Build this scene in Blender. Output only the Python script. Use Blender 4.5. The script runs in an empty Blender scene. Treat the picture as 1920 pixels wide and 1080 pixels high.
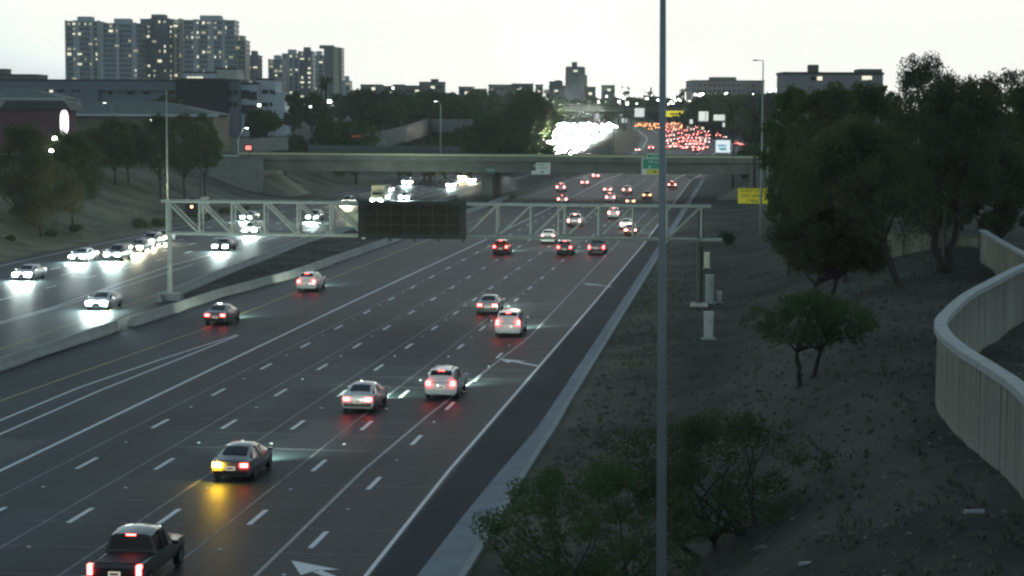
import bpy, math, random
import numpy as np
from mathutils import Vector, Matrix

# ------------------------------------------------------------------ camera, sky, light
SC = bpy.context.scene
COL = SC.collection
F, PITCH, ROLL, CZ, YAW = 3718.77, 0.0868668, 0.0052411, 16.486, 0.1107199
cam = bpy.data.cameras.new('camera'); cam_o = bpy.data.objects.new('camera', cam); COL.objects.link(cam_o)
cam.sensor_width = 36.0; cam.lens = 36.0 * F / 1920.0; cam.clip_start = 0.5; cam.clip_end = 9000
_cp, _sp, _cr, _sr = math.cos(PITCH), math.sin(PITCH), math.cos(ROLL), math.sin(ROLL)
RV = Vector((_cr, _sr * _sp, _sr * _cp)); UV = Vector((-_sr, _cr * _sp, _cr * _cp)); FV = Vector((0, _cp, -_sp))
M = Matrix((RV, UV, -FV)).transposed().to_4x4(); M.translation = Vector((0, 0, CZ))
cam_o.matrix_world = M
SC.camera = cam_o

SUN_EL, SUN_AZ = 2.0, 14.0            # degrees; azimuth right of the view direction
w = bpy.data.worlds.new('World'); SC.world = w; w.use_nodes = True
nt = w.node_tree; bg = nt.nodes['Background']
sky = nt.nodes.new('ShaderNodeTexSky'); sky.sky_type = 'NISHITA'; sky.sun_disc = False
sky.sun_elevation = math.radians(SUN_EL); sky.sun_rotation = math.radians(SUN_AZ)
sky.air_density = 1.0; sky.dust_density = 2.0; sky.ozone_density = 2.0
hs = nt.nodes.new('ShaderNodeHueSaturation'); hs.inputs['Saturation'].default_value = 0.30
hs.inputs['Value'].default_value = 4.5
mn = nt.nodes.new('ShaderNodeVectorMath'); mn.operation = 'MINIMUM'; mn.inputs[1].default_value = (12.0, 12.0, 11.3)
nt.links.new(sky.outputs[0], hs.inputs['Color']); tint = nt.nodes.new('ShaderNodeVectorMath'); tint.operation = 'MULTIPLY'; tint.inputs[1].default_value = (0.74, 0.97, 1.10)
nt.links.new(hs.outputs[0], tint.inputs[0]); nt.links.new(tint.outputs[0], mn.inputs[0])
nt.links.new(mn.outputs[0], bg.inputs['Color']); bg.inputs['Strength'].default_value = 0.097
sl = bpy.data.lights.new('sun', 'SUN'); sl.energy = 0.05; sl.angle = math.radians(30); sl.color = (1.0, 0.93, 0.82)
so = bpy.data.objects.new('sun', sl); COL.objects.link(so)
so.rotation_euler = (math.radians(90 - 6), 0, math.radians(180 - SUN_AZ))
SC.render.engine = 'CYCLES'
SC.cycles.use_denoising = True
SC.cycles.max_bounces = 6; SC.cycles.diffuse_bounces = 4; SC.cycles.glossy_bounces = 2
SC.cycles.transparent_max_bounces = 6
SC.cycles.sample_clamp_indirect = 4.0
SC.cycles.use_light_tree = True
SC.cycles.filter_width = 2.4
SC.view_settings.view_transform = 'Standard'; SC.view_settings.look = 'None'
SC.view_settings.gamma = 1; SC.view_settings.exposure = 0; SC.view_settings.use_curve_mapping = False
random.seed(7); RNG = np.random.default_rng(7)

# ------------------------------------------------------------------ places
SY, CY = math.sin(YAW), math.cos(YAW)
def rd(s, a, z=0.0):                       # along / right of the road axis
    return Vector((s * SY + a * CY, s * CY - a * SY, z))
def ray(px, py):
    return FV + (px - 960) / F * RV - (py - 540) / F * UV
def at(px, py, Y):                         # the place seen there, Y metres ahead
    d = ray(px, py); t = Y / d.y
    return Vector((0, 0, CZ)) + d * t
def gz(px, py, z=0.0):
    d = ray(px, py); t = (z - CZ) / d.z
    return Vector((0, 0, CZ)) + d * t
def sa(px, py, z=0.0):
    p = gz(px, py, z); return p.x * SY + p.y * CY, p.x * CY - p.y * SY
def zf(y): return 0.021 * max(0.0, min(y, 1100.0) - 560.0)
def ss(t): t = max(0.0, min(1.0, t)); return t * t * (3 - 2 * t)
def lerp(pts, y):
    for (y0, x0), (y1, x1) in zip(pts, pts[1:]):
        if y <= y1: return x0 + (x1 - x0) * (y - y0) / (y1 - y0)
    return pts[-1][1]
def sx(a, y): return a / CY + y * SY / CY  # x of a line parallel to the road at depth y
# edges of the two carriageways as (y, x)
E_R = [(-60, sx(-11.5, -60)), (62, sx(-11.2, 62)), (84, sx(-10.8, 84)), (104, sx(-10.1, 104)), (200, sx(-9.6, 200)), (520, sx(-8.3, 520)), (640, 68), (750, 86), (820, 93), (890, 95), (1020, 94), (1100, 92), (1300, 76)]
E_L = [(-60, sx(-46.5, -60)), (165, sx(-45.7, 165)), (200, sx(-43.6, 200)), (520, sx(-43.4, 520)), (740, 45), (880, 57), (1020, 61), (1100, 64), (1300, 50)]
O_R = [(-60, sx(-47.6, -60)), (150, sx(-48.6, 150)), (250, sx(-54.2, 250)), (520, sx(-54.4, 520)), (700, 24), (850, 38), (980, 51), (1100, 61), (1300, 47)]
O_L = [(-60, sx(-78, -60)), (200, sx(-80.5, 200)), (520, sx(-84, 520)), (700, -5), (862, 5), (1030, 12), (1100, 26), (1300, 12)]
def ground_z(x, y):
    b = zf(y)
    xr, xl = lerp(E_R, y) + 1.0 + 0.7 * ss((112 - y) / 45), lerp(O_L, y) - 0.8
    if x > xr:
        d = (x - xr) * CY
        w0 = 5.0 + 3 * ss((y - 90) / 80)
        w1 = 16.5 + 13 * ss((y - 95) / 90)
        z = b + 5.5 * ss((d - w0) / (w1 - w0)) + 0.05 * (d if d < 4 else 4)
        if 330 < y < 480:
            k = ss((y - 345) / 30) * ss((465 - y) / 40)
            z = max(z, k * 7.2 * ss((d - 9) / 14))
        z += 2.2 * ss((d - 30) / 60) * ss((y - 100) / 60)
        return z + 0.10 * math.sin(x * 0.9 + y * 0.35) * min(1, d / 4) * math.sin(y * 0.21)
    if x < xl:
        d = max(0.0, (xl - x) * CY - 5 * ss((y - 180) / 150))
        wid = 24 + 5 * ss((y - 250) / 100) + 30 * ss((y - 480) / 150)
        hh = 7.4 - 2.5 * ss((y - 700) / 300)
        return b + hh * ss(d / wid) + 0.12 * math.sin(x * 0.7 + y * 0.3) * min(1, d / 5)
    if lerp(O_R, y) + 0.5 < x < lerp(E_L, y) - 0.5: 
        wdt = lerp(E_L, y) - lerp(O_R, y); t = (x - lerp(O_R, y)) / wdt
        return b + 0.02 + 0.05 * wdt * 0.5 * 4 * t * (1 - t) * 0.3
    return b - 0.08

# ------------------------------------------------------------------ materials
MAT = {}
def nodes(name):
    m = bpy.data.materials.new(name); m.use_nodes = True
    return m, m.node_tree, m.node_tree.nodes['Principled BSDF']
def mat(name, c, rough=0.7, metal=0.0, var=0.15, scale=3.0, bump=0.0, bscale=20.0, spec=0.5, coat=0.0, stretch=None, detail=4.0, c2=None):
    if name in MAT: return MAT[name]
    m, t, p = nodes(name)
    p.inputs['Roughness'].default_value = rough; p.inputs['Metallic'].default_value = metal
    p.inputs['Specular IOR Level'].default_value = spec
    if coat: p.inputs['Coat Weight'].default_value = coat; p.inputs['Coat Roughness'].default_value = 0.08
    tc = t.nodes.new('ShaderNodeTexCoord'); mp = t.nodes.new('ShaderNodeMapping')
    t.links.new(tc.outputs['Object'], mp.inputs[0])
    if stretch: mp.inputs['Scale'].default_value = stretch
    n = t.nodes.new('ShaderNodeTexNoise'); n.inputs['Scale'].default_value = scale; n.inputs['Detail'].default_value = detail
    t.links.new(mp.outputs[0], n.inputs['Vector'])
    r = t.nodes.new('ShaderNodeValToRGB'); t.links.new(n.outputs['Fac'], r.inputs['Fac'])
    lo = [v * (1 - var) for v in (c2 or c)]; hi = [min(1, v * (1 + var)) for v in c]
    r.color_ramp.elements[0].position = 0.3; r.color_ramp.elements[1].position = 0.7
    r.color_ramp.elements[0].color = (*lo, 1); r.color_ramp.elements[1].color = (*hi, 1)
    t.links.new(r.outputs[0], p.inputs['Base Color'])
    if bump:
        n2 = t.nodes.new('ShaderNodeTexNoise'); n2.inputs['Scale'].default_value = bscale; n2.inputs['Detail'].default_value = 5
        t.links.new(mp.outputs[0], n2.inputs['Vector'])
        b = t.nodes.new('ShaderNodeBump'); b.inputs['Strength'].default_value = bump; b.inputs['Distance'].default_value = 0.05
        t.links.new(n2.outputs['Fac'], b.inputs['Height']); t.links.new(b.outputs[0], p.inputs['Normal'])
    MAT[name] = m
    return m
def emit(name, c, s, sample=False):
    if name in MAT: return MAT[name]
    m, t, p = nodes(name)
    p.inputs['Base Color'].default_value = (0.2, 0.2, 0.2, 1)
    p.inputs['Emission Color'].default_value = (*c, 1); p.inputs['Emission Strength'].default_value = s
    m.cycles.emission_sampling = 'AUTO' if sample else 'NONE'
    MAT[name] = m
    return m
def asphalt():
    m, t, p = nodes('asphalt')
    tc = t.nodes.new('ShaderNodeTexCoord'); mp = t.nodes.new('ShaderNodeMapping')
    mp.inputs['Rotation'].default_value = (0, 0, YAW)
    t.links.new(tc.outputs['Object'], mp.inputs[0])
    st = t.nodes.new('ShaderNodeMapping'); st.inputs['Scale'].default_value = (0.55, 0.012, 1)   # wheel tracks and oil along the lanes
    t.links.new(mp.outputs[0], st.inputs[0])
    n1 = t.nodes.new('ShaderNodeTexNoise'); n1.inputs['Scale'].default_value = 1.0; n1.inputs['Detail'].default_value = 3
    t.links.new(st.outputs[0], n1.inputs['Vector'])
    n2 = t.nodes.new('ShaderNodeTexNoise'); n2.inputs['Scale'].default_value = 0.08; n2.inputs['Detail'].default_value = 5
    t.links.new(mp.outputs[0], n2.inputs['Vector'])
    n3 = t.nodes.new('ShaderNodeTexNoise'); n3.inputs['Scale'].default_value = 9.0; n3.inputs['Detail'].default_value = 3
    t.links.new(mp.outputs[0], n3.inputs['Vector'])
    ad = t.nodes.new('ShaderNodeMath'); ad.operation = 'ADD'; t.links.new(n1.outputs['Fac'], ad.inputs[0]); t.links.new(n2.outputs['Fac'], ad.inputs[1])
    ad2 = t.nodes.new('ShaderNodeMath'); ad2.operation = 'MULTIPLY_ADD'; ad2.inputs[1].default_value = 0.35
    t.links.new(n3.outputs['Fac'], ad2.inputs[0]); t.links.new(ad.outputs[0], ad2.inputs[2])
    r = t.nodes.new('ShaderNodeValToRGB'); t.links.new(ad2.outputs[0], r.inputs['Fac'])
    r.color_ramp.elements[0].position = 0.9; r.color_ramp.elements[1].position = 1.45
    mr = t.nodes.new('ShaderNodeMapRange'); mr.inputs['From Max'].default_value = 2.35
    t.links.new(ad2.outputs[0], mr.inputs['Value']); t.links.new(mr.outputs[0], r.inputs['Fac'])
    r.color_ramp.elements[0].position = 0.40; r.color_ramp.elements[1].position = 0.62
    r.color_ramp.elements[0].color = (0.009, 0.018, 0.020, 1); r.color_ramp.elements[1].color = (0.038, 0.055, 0.058, 1)
    t.links.new(r.outputs[0], p.inputs['Base Color'])
    p.inputs['Roughness'].default_value = 0.56; p.inputs['Specular IOR Level'].default_value = 0.095
    b = t.nodes.new('ShaderNodeBump'); b.inputs['Strength'].default_value = 0.35; b.inputs['Distance'].default_value = 0.02
    t.links.new(n3.outputs['Fac'], b.inputs['Height']); t.links.new(b.outputs[0], p.inputs['Normal'])
    return m
ASPH = asphalt()
def dirt():
    m, t, p = nodes('desert_dirt')
    tc = t.nodes.new('ShaderNodeTexCoord')
    rot = t.nodes.new('ShaderNodeMapping'); rot.inputs['Rotation'].default_value = (0, 0, YAW); t.links.new(tc.outputs['Object'], rot.inputs[0])
    sp = t.nodes.new('ShaderNodeSeparateXYZ'); t.links.new(rot.outputs[0], sp.inputs[0])
    n1 = t.nodes.new('ShaderNodeTexNoise'); n1.inputs['Scale'].default_value = 0.12; n1.inputs['Detail'].default_value = 6
    n2 = t.nodes.new('ShaderNodeTexNoise'); n2.inputs['Scale'].default_value = 2.2; n2.inputs['Detail'].default_value = 8; n2.inputs['Roughness'].default_value = 0.7
    mp = t.nodes.new('ShaderNodeMapping'); mp.inputs['Rotation'].default_value = (0, 0, YAW); mp.inputs['Scale'].default_value = (0.5, 1.6, 1)
    t.links.new(tc.outputs['Object'], n1.inputs['Vector']); t.links.new(tc.outputs['Object'], mp.inputs[0]); t.links.new(mp.outputs[0], n2.inputs['Vector'])
    mx = t.nodes.new('ShaderNodeMath'); mx.operation = 'MULTIPLY_ADD'; mx.inputs[1].default_value = 0.6
    t.links.new(n2.outputs['Fac'], mx.inputs[0]); t.links.new(n1.outputs['Fac'], mx.inputs[2])
    r = t.nodes.new('ShaderNodeValToRGB'); t.links.new(mx.outputs[0], r.inputs['Fac'])
    e = r.color_ramp.elements; e[0].position = 0.62; e[1].position = 0.98
    e[0].color = (0.036, 0.040, 0.034, 1); e[1].color = (0.112, 0.110, 0.090, 1)
    # headlight spill along the kerb is painted into the dirt, paler than the slope
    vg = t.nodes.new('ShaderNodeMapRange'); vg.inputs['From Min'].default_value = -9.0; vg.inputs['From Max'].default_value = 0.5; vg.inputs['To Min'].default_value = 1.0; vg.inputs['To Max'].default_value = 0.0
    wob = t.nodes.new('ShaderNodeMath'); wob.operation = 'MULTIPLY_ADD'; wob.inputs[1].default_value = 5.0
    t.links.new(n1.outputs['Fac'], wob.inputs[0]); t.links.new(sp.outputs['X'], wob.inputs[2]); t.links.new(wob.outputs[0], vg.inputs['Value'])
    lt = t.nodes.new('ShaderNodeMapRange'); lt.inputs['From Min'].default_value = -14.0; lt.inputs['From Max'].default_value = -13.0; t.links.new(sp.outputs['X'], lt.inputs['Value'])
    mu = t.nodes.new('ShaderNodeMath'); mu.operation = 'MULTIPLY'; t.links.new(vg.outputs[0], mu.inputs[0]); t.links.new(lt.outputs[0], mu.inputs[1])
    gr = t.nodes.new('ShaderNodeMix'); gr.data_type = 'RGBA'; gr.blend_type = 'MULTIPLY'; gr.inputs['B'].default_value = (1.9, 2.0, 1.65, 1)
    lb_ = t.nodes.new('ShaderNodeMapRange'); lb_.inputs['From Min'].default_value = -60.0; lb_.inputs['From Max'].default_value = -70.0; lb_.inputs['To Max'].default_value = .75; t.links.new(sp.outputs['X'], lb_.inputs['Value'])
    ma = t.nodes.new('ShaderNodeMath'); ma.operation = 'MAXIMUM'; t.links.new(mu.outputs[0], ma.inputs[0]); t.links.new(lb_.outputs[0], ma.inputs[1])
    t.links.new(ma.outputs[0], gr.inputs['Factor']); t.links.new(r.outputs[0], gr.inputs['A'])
    t.links.new(gr.outputs['Result'], p.inputs['Base Color']); p.inputs['Roughness'].default_value = 0.95; p.inputs['Specular IOR Level'].default_value = 0.15
    b = t.nodes.new('ShaderNodeBump'); b.inputs['Strength'].default_value = 0.8; b.inputs['Distance'].default_value = 0.15
    t.links.new(n2.outputs['Fac'], b.inputs['Height']); t.links.new(b.outputs[0], p.inputs['Normal'])
    return m
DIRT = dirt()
def leafmat(name, c, c2):
    m, t, p = nodes(name)
    oi = t.nodes.new('ShaderNodeObjectInfo'); tc = t.nodes.new('ShaderNodeTexCoord')
    n = t.nodes.new('ShaderNodeTexNoise'); n.inputs['Scale'].default_value = 0.7; n.inputs['Detail'].default_value = 3
    t.links.new(tc.outputs['Object'], n.inputs['Vector'])
    ad = t.nodes.new('ShaderNodeMath'); ad.operation = 'MULTIPLY_ADD'; ad.inputs[1].default_value = 0.5
    t.links.new(oi.outputs['Random'], ad.inputs[0]); t.links.new(n.outputs['Fac'], ad.inputs[2])
    r = t.nodes.new('ShaderNodeValToRGB'); t.links.new(ad.outputs[0], r.inputs['Fac'])
    r.color_ramp.elements[0].position = 0.35; r.color_ramp.elements[1].position = 0.95
    r.color_ramp.elements[0].color = (*c, 1); r.color_ramp.elements[1].color = (*c2, 1)
    t.links.new(r.outputs[0], p.inputs['Base Color']); p.inputs['Roughness'].default_value = 0.75
    p.inputs['Specular IOR Level'].default_value = 0.2
    tr_ = t.nodes.new('ShaderNodeBsdfTranslucent'); ms = t.nodes.new('ShaderNodeMixShader'); ms.inputs[0].default_value = 0.42
    t.links.new(r.outputs[0], tr_.inputs[0]); t.links.new(p.outputs[0], ms.inputs[1]); t.links.new(tr_.outputs[0], ms.inputs[2])
    t.links.new(ms.outputs[0], t.nodes['Material Output'].inputs['Surface'])
    MAT[name] = m
    return m
LEAF = leafmat('leaves_olive', (0.066, 0.078, 0.036), (0.120, 0.135, 0.060))
LEAFG = leafmat('leaves_green', (0.052, 0.086, 0.034), (0.090, 0.140, 0.052))
BARK = mat('bark', (0.055, 0.047, 0.038), 0.9, var=0.35, scale=5, bump=0.6)
CONC = mat('concrete', (0.40, 0.42, 0.38), 0.85, var=0.18, scale=0.5, bump=0.2, detail=8)
CONCD = mat('concrete_weathered', (0.20, 0.205, 0.165), 0.9, var=0.25, scale=0.25, bump=0.2, detail=8)
CONCW = mat('noise_wall_concrete', (0.32, 0.31, 0.24), 0.9, var=0.4, stretch=(1.6, 1.6, .25), scale=1.1, bump=0.3, detail=8)
GUT = mat('gutter_concrete', (0.19, 0.235, 0.265), 0.8, var=0.2, scale=0.6, bump=0.1, detail=8)
WHITE = mat('road_paint_white', (0.78, 0.80, 0.79), 0.6, var=0.2, scale=6, detail=8)
WORN = mat('road_paint_worn', (0.20, 0.21, 0.215), 0.7, var=0.4, scale=1.3, detail=8)
YELL = mat('road_paint_yellow', (0.42, 0.36, 0.13), 0.6, var=0.3, scale=5)
SEAM = mat('joint_sealant', (0.20, 0.22, 0.225), 0.6, var=0.3, scale=2)
STEEL = mat('galvanised_steel', (0.38, 0.41, 0.36), 0.6, 0.1, var=0.15, scale=3)
STEELD = mat('dark_steel', (0.07, 0.075, 0.07), 0.6, 0.3)
BLACKP = mat('black_panel', (0.018, 0.020, 0.016), 0.55)
GLASS = mat('dark_glass', (0.012, 0.014, 0.017), 0.12, spec=0.6, var=0.05)
RUBBER = mat('rubber', (0.015, 0.015, 0.015), 0.8)
RIM = mat('wheel_rim', (0.25, 0.25, 0.26), 0.35, 0.7)
TRIM = mat('black_trim', (0.02, 0.02, 0.02), 0.6)
PLATE = mat('plate_white', (0.7, 0.7, 0.66), 0.5)
CHROME = mat('lamp_lens_off', (0.45, 0.45, 0.45), 0.2, 0.2)
PAINT = {k: mat('car_paint_' + k, c, 0.35, 0.1 if k != 'white' else 0, var=0.03, coat=0.8) for k, c in dict(
    white=(0.72, 0.72, 0.70), silver=(0.38, 0.39, 0.40), grey=(0.13, 0.14, 0.15), black=(0.02, 0.022, 0.025),
    red=(0.22, 0.025, 0.02), cream=(0.62, 0.58, 0.38), blue=(0.04, 0.07, 0.13)).items()}
TAIL = emit('tail_lamp_glow', (1.0, 0.05, 0.045), 30, True)
TAILF = emit('tail_lamp_glow_far', (1.0, 0.20, 0.17), 30)
TAILP = emit('tail_lamp_glow_pink', (1.0, 0.50, 0.45), 14)
TAILO = emit('tail_lamp_glow_amber', (1.0, 0.35, 0.12), 20)
TURN = emit('turn_signal_glow', (1.0, 0.58, 0.03), 420, True)
HEAD = emit('head_lamp_glow', (0.80, 1.0, 0.97), 1700, True)
HEADY = emit('head_lamp_glow_warm', (1.0, 0.90, 0.60), 1700, True)
HEADF = emit('head_lamp_glow_far', (1.0, 1.0, 0.90), 5500)
LITD = emit('lit_window_dim', (1.0, 0.93, 0.62), .38)
LAMP = emit('street_lamp_glow', (0.95, 1.0, 0.92), 14)
LIT = emit('lit_window_glow', (1.0, 0.97, 0.74), 1.0)
PLATEL = emit('plate_lit', (1.0, 0.93, 0.75), .5)

# ------------------------------------------------------------------ mesh building
class MB:
    def __init__(s): s.v, s.f, s.m = [], [], []
    def add(s, vs, fs, m=0):
        o = len(s.v); s.v += [tuple(v) for v in vs]; s.f += [tuple(i + o for i in f) for f in fs]; s.m += [m] * len(fs)
        return s
    def box(s, c, d, m=0, rz=0.0, taper=1.0):
        hx, hy, hz = d[0] / 2, d[1] / 2, d[2] / 2; cr, sr = math.cos(rz), math.sin(rz); vs = []
        for z in (-1, 1):
            k = taper if z > 0 else 1
            for x, y in ((-1, -1), (1, -1), (1, 1), (-1, 1)):
                X, Yy = x * hx * k, y * hy * k
                vs.append((c[0] + X * cr - Yy * sr, c[1] + X * sr + Yy * cr, c[2] + z * hz))
        return s.add(vs, [(3, 2, 1, 0), (4, 5, 6, 7), (0, 1, 5, 4), (1, 2, 6, 5), (2, 3, 7, 6), (3, 0, 4, 7)], m)
    def bar(s, p, q, r, r2=None, n=8, m=0, cap=True):
        p, q = Vector(p), Vector(q); r2 = r if r2 is None else r2; d = (q - p)
        if d.length < 1e-6: return s
        d.normalize(); u = d.orthogonal().normalized(); w_ = d.cross(u); vs = []
        for c, rr in ((p, r), (q, r2)):
            for i in range(n):
                a = 2 * math.pi * i / n; vs.append(c + u * rr * math.cos(a) + w_ * rr * math.sin(a))
        fs = [(i, (i + 1) % n, n + (i + 1) % n, n + i) for i in range(n)]
        if cap: fs += [tuple(range(n))[::-1], tuple(range(n, 2 * n))]
        return s.add(vs, fs, m)
    def beam(s, p, q, wx, m=0): return s.bar(p, q, wx * 0.7071, n=4, m=m)
    def quad(s, a, b, c, d, m=0): return s.add([a, b, c, d], [(0, 1, 2, 3)], m)
    def prism(s, poly, z0, z1, m=0):
        n = len(poly); vs = [(x, y, z0) for x, y in poly] + [(x, y, z1) for x, y in poly]
        return s.add(vs, [tuple(range(n))[::-1], tuple(range(n, 2 * n))] + [(i, (i + 1) % n, n + (i + 1) % n, n + i) for i in range(n)], m)
    def mesh(s, name, mats, smooth=False):
        me = bpy.data.meshes.new(name); me.from_pydata(s.v, [], s.f)
        for mm in (mats if isinstance(mats, (list, tuple)) else [mats]): me.materials.append(mm)
        if any(s.m): me.polygons.foreach_set('material_index', s.m)
        if smooth: me.polygons.foreach_set('use_smooth', [True] * len(me.polygons))
        me.update(); return me
def obj(name, src, mats=None, parent=None, loc=None, rz=0, smooth=False, **props):
    me = src if isinstance(src, bpy.types.Mesh) else src.mesh(name, mats, smooth)
    o = bpy.data.objects.new(name, me); COL.objects.link(o)
    if parent: o.parent = parent
    if loc is not None: o.location = loc
    if rz: o.rotation_euler = (0, 0, rz)
    for k, v in props.items(): o[k] = v
    return o
def tag(o, label, cat, group=None):
    o['label'] = label; o['category'] = cat
    if group: o['group'] = group
    return o
def thing(name, label, cat, loc=(0, 0, 0), rz=0.0, group=None, scale=None):
    o = bpy.data.objects.new(name, None); COL.objects.link(o); o.location = loc; o.rotation_euler = (0, 0, rz)
    o.empty_display_size = 0.3
    if scale: o.scale = scale
    return tag(o, label, cat, group)
def copy_thing(root, loc, rz=None, scale=None, label=None, group=None):
    c = root.copy(); COL.objects.link(c); c.location = loc
    if rz is not None: c.rotation_euler = (0, 0, rz)
    if scale: c.scale = scale
    if label: c['label'] = label
    if group: c['group'] = group
    for ch in root.children:
        d = ch.copy(); COL.objects.link(d); d.parent = c
        for g in ch.children:
            e = g.copy(); COL.objects.link(e); e.parent = d
    return c
def text(name, body, parent, loc, size, m, rz=0.0, face=None, **props):
    cu = bpy.data.curves.new(name, 'FONT'); cu.body = body; cu.size = size; cu.align_x = 'CENTER'; cu.align_y = 'CENTER'
    cu.extrude = 0.004; cu.resolution_u = 3; cu.materials.append(m)
    tmp = bpy.data.objects.new(name, cu); me = bpy.data.meshes.new_from_object(tmp); bpy.data.objects.remove(tmp)
    if not me.materials: me.materials.append(m)
    o = bpy.data.objects.new(name, me); COL.objects.link(o); o.parent = parent; o.location = loc
    o.rotation_euler = (math.pi / 2, 0, rz)
    for k, v in props.items(): o[k] = v
    return o

# ------------------------------------------------------------------ ground and roads
def build_ground():
    ys = list(np.arange(-60, 60, 10.)) + list(np.arange(60, 300, 2.5)) + list(np.arange(300, 560, 6.)) + list(np.arange(560, 1300, 16.)) + list(np.arange(1300, 6500, 260.))
    xs = list(np.arange(-2200, -200, 125.)) + list(np.arange(-200, -120, 8.)) + list(np.arange(-120, 40, 2.)) + list(np.arange(40, 140, 6.)) + list(np.arange(140, 2200, 125.))
    v, f = [], []
    for y in ys:
        for x in xs: v.append((x, y, ground_z(x, y)))
    n = len(xs)
    for j in range(len(ys) - 1):
        for i in range(n - 1):
            a = j * n + i; f.append((a, a + 1, a + n + 1, a + n))
    mb = MB(); mb.v = v; mb.f = f; mb.m = [0] * len(f)
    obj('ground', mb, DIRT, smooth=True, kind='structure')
build_ground()
def rows(y0=-60.0, y1=1300.0): return list(np.arange(y0, 560, 10.)) + list(np.arange(560, y1 + 1, 12.))
def ribbon(name, L, R, dz, m, y0=-60., y1=1290., inset=0.0, ncol=4):
    mb = MB(); ys = [y for y in rows(y0, y1)]
    vs = []
    for y in ys:
        l, r = lerp(L, y) + inset, lerp(R, y) - inset
        for k in range(ncol + 1): vs.append((l + (r - l) * k / ncol, y, zf(y) + dz))
    n = ncol + 1
    mb.add(vs, [(j * n + k, j * n + k + 1, (j + 1) * n + k + 1, (j + 1) * n + k) for j in range(len(ys) - 1) for k in range(ncol)])
    return obj(name, mb, m, kind='structure')
ribbon('road_westbound', E_L, E_R, 0.0, ASPH)
ribbon('road_eastbound', O_L, O_R, 0.0, ASPH)
S_R = [(y, lerp(E_R, y)) for y in range(-60, 521, 20)]
S_L = [(y, sx(lerp([(20, -12.6), (90, -12.75), (167, -11.95), (253, -11.2), (520, -10.7)], y), y)) for y in range(-60, 521, 20)]
SHM = mat('shoulder_asphalt', (0.030, 0.043, 0.049), .7, var=.3, scale=.25, detail=8, spec=.05, stretch=(1, .3, 1))
ribbon('road_shoulder', S_L, S_R, 0.004, SHM, y1=515., ncol=1)
# gutter pan and kerb along the right shoulder, widening towards the camera
gp, kb = MB(), MB()
for y in range(40, 520, 8):
    q = []
    for yy in (y, y + 8):
        x0 = lerp(E_R, yy); wd = 0.62 + 0.85 * ss((112 - yy) / 45)
        q.append((x0 - 0.02, x0 + wd, x0 + wd + 0.34, yy))
    (a0, b0, c0, ya), (a1, b1, c1, yb) = q
    gp.quad((a0, ya, .008), (b0, ya, .03), (b1, yb, .03), (a1, yb, .008))
    kb.add([(b0, ya, .03), (b0 + .06, ya, .15), (c0, ya, .15), (c0 + .02, ya, -.3), (b1, yb, .03), (b1 + .06, yb, .15), (c1, yb, .15), (c1 + .02, yb, -.3)],
           [(0, 1, 5, 4), (1, 2, 6, 5), (2, 3, 7, 6)])
obj('gutter', gp, GUT, kind='structure'); obj('kerb', kb, mat('kerb_concrete', (0.28, 0.32, 0.31), 0.8, var=0.15, scale=0.8, detail=8), kind='structure')

def patch(name, s0, s1, a0, a1, m, dz=.0045, rag=.12, par=None):
    rr = random.Random(int(s0 * 10 + a0)); n = 8; L_, R_ = [], []
    for i in range(n + 1): t_ = i / n; L_.append(rd(s0 + (s1 - s0) * t_, a0 + rr.uniform(-rag, rag), dz)); R_.append(rd(s0 + (s1 - s0) * t_, a1 + rr.uniform(-rag, rag), dz))
    mb = MB(); mb.add(L_ + R_, [(i, n + 1 + i, n + 2 + i, i + 1) for i in range(n)]); obj(name, mb, m, kind='structure')
OLD = mat('asphalt_old_patch', (.050, .060, .064), .6, var=.2, scale=1.2, detail=8, spec=.12); NEWP = mat('asphalt_new_patch', (.012, .018, .023), .5, var=.2, scale=1.2, detail=8, spec=.12)
for q in ((82, 96, -37.4, -34.2, NEWP), (118, 131, -26.1, -23.2, OLD), (150, 170, -19.0, -16.6, NEWP), (96, 104, -22.4, -19.6, NEWP), (200, 226, -29.8, -27.0, OLD), (71, 79, -29.6, -26.9, OLD), (135, 148, -44.0, -41.2, OLD), (240, 262, -22.4, -19.6, NEWP)): patch('road_patch', *q[:4], q[4])
PD = []   # every painted line is its own sheet on the road
def line(pts, wdt, m, dz=0.006, name='lane_line', step=12.0):
    mb = MB(); out = []
    for (s0, a0), (s1, a1) in zip(pts, pts[1:]):
        n = max(1, int((s1 - s0) / step))
        for i in range(n): t = i / n; out.append((s0 + (s1 - s0) * t, a0 + (a1 - a0) * t))
    out.append(pts[-1]); vs = []
    for s, a in out:
        p, q = rd(s, a - wdt / 2), rd(s, a + wdt / 2)
        vs += [(p.x, p.y, zf(p.y) + dz), (q.x, q.y, zf(q.y) + dz)]
    mb.add(vs, [(2 * i, 2 * i + 1, 2 * i + 3, 2 * i + 2) for i in range(len(out) - 1)])
    return obj(name, mb, m, kind='structure')
line([(20, -12.75), (90, -12.95), (167, -12.15), (253, -11.4), (520, -10.9)], 0.17, WHITE, name='edge_line')
line([(20, -16.6), (90, -16.9), (107, -16.5), (147, -14.95), (253, -14.85), (520, -14.5)], 0.16, mat('road_paint_aged', (0.36, 0.38, 0.38), .65, var=.3, scale=2, detail=8), name='exit_lane_line')
line([(20, -33.6), (170, -33.3), (255, -32.6), (395, -32.35), (520, -33.1)], 0.22, WHITE, name='carpool_line')
line([(20, -41.9), (110, -41.6), (147, -40.3), (260, -40.0), (400, -40.8), (520, -41.2)], 0.14, YELL, name='median_line')
line([(60, -38.9), (115, -39.0), (129, -38.1), (144.5, -36.75)], 0.17, WHITE, name='carpool_taper_line')
line([(60, -37.15), (114, -37.35), (144, -36.55)], 0.17, WHITE, dz=0.010, name='carpool_taper_line')
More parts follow.
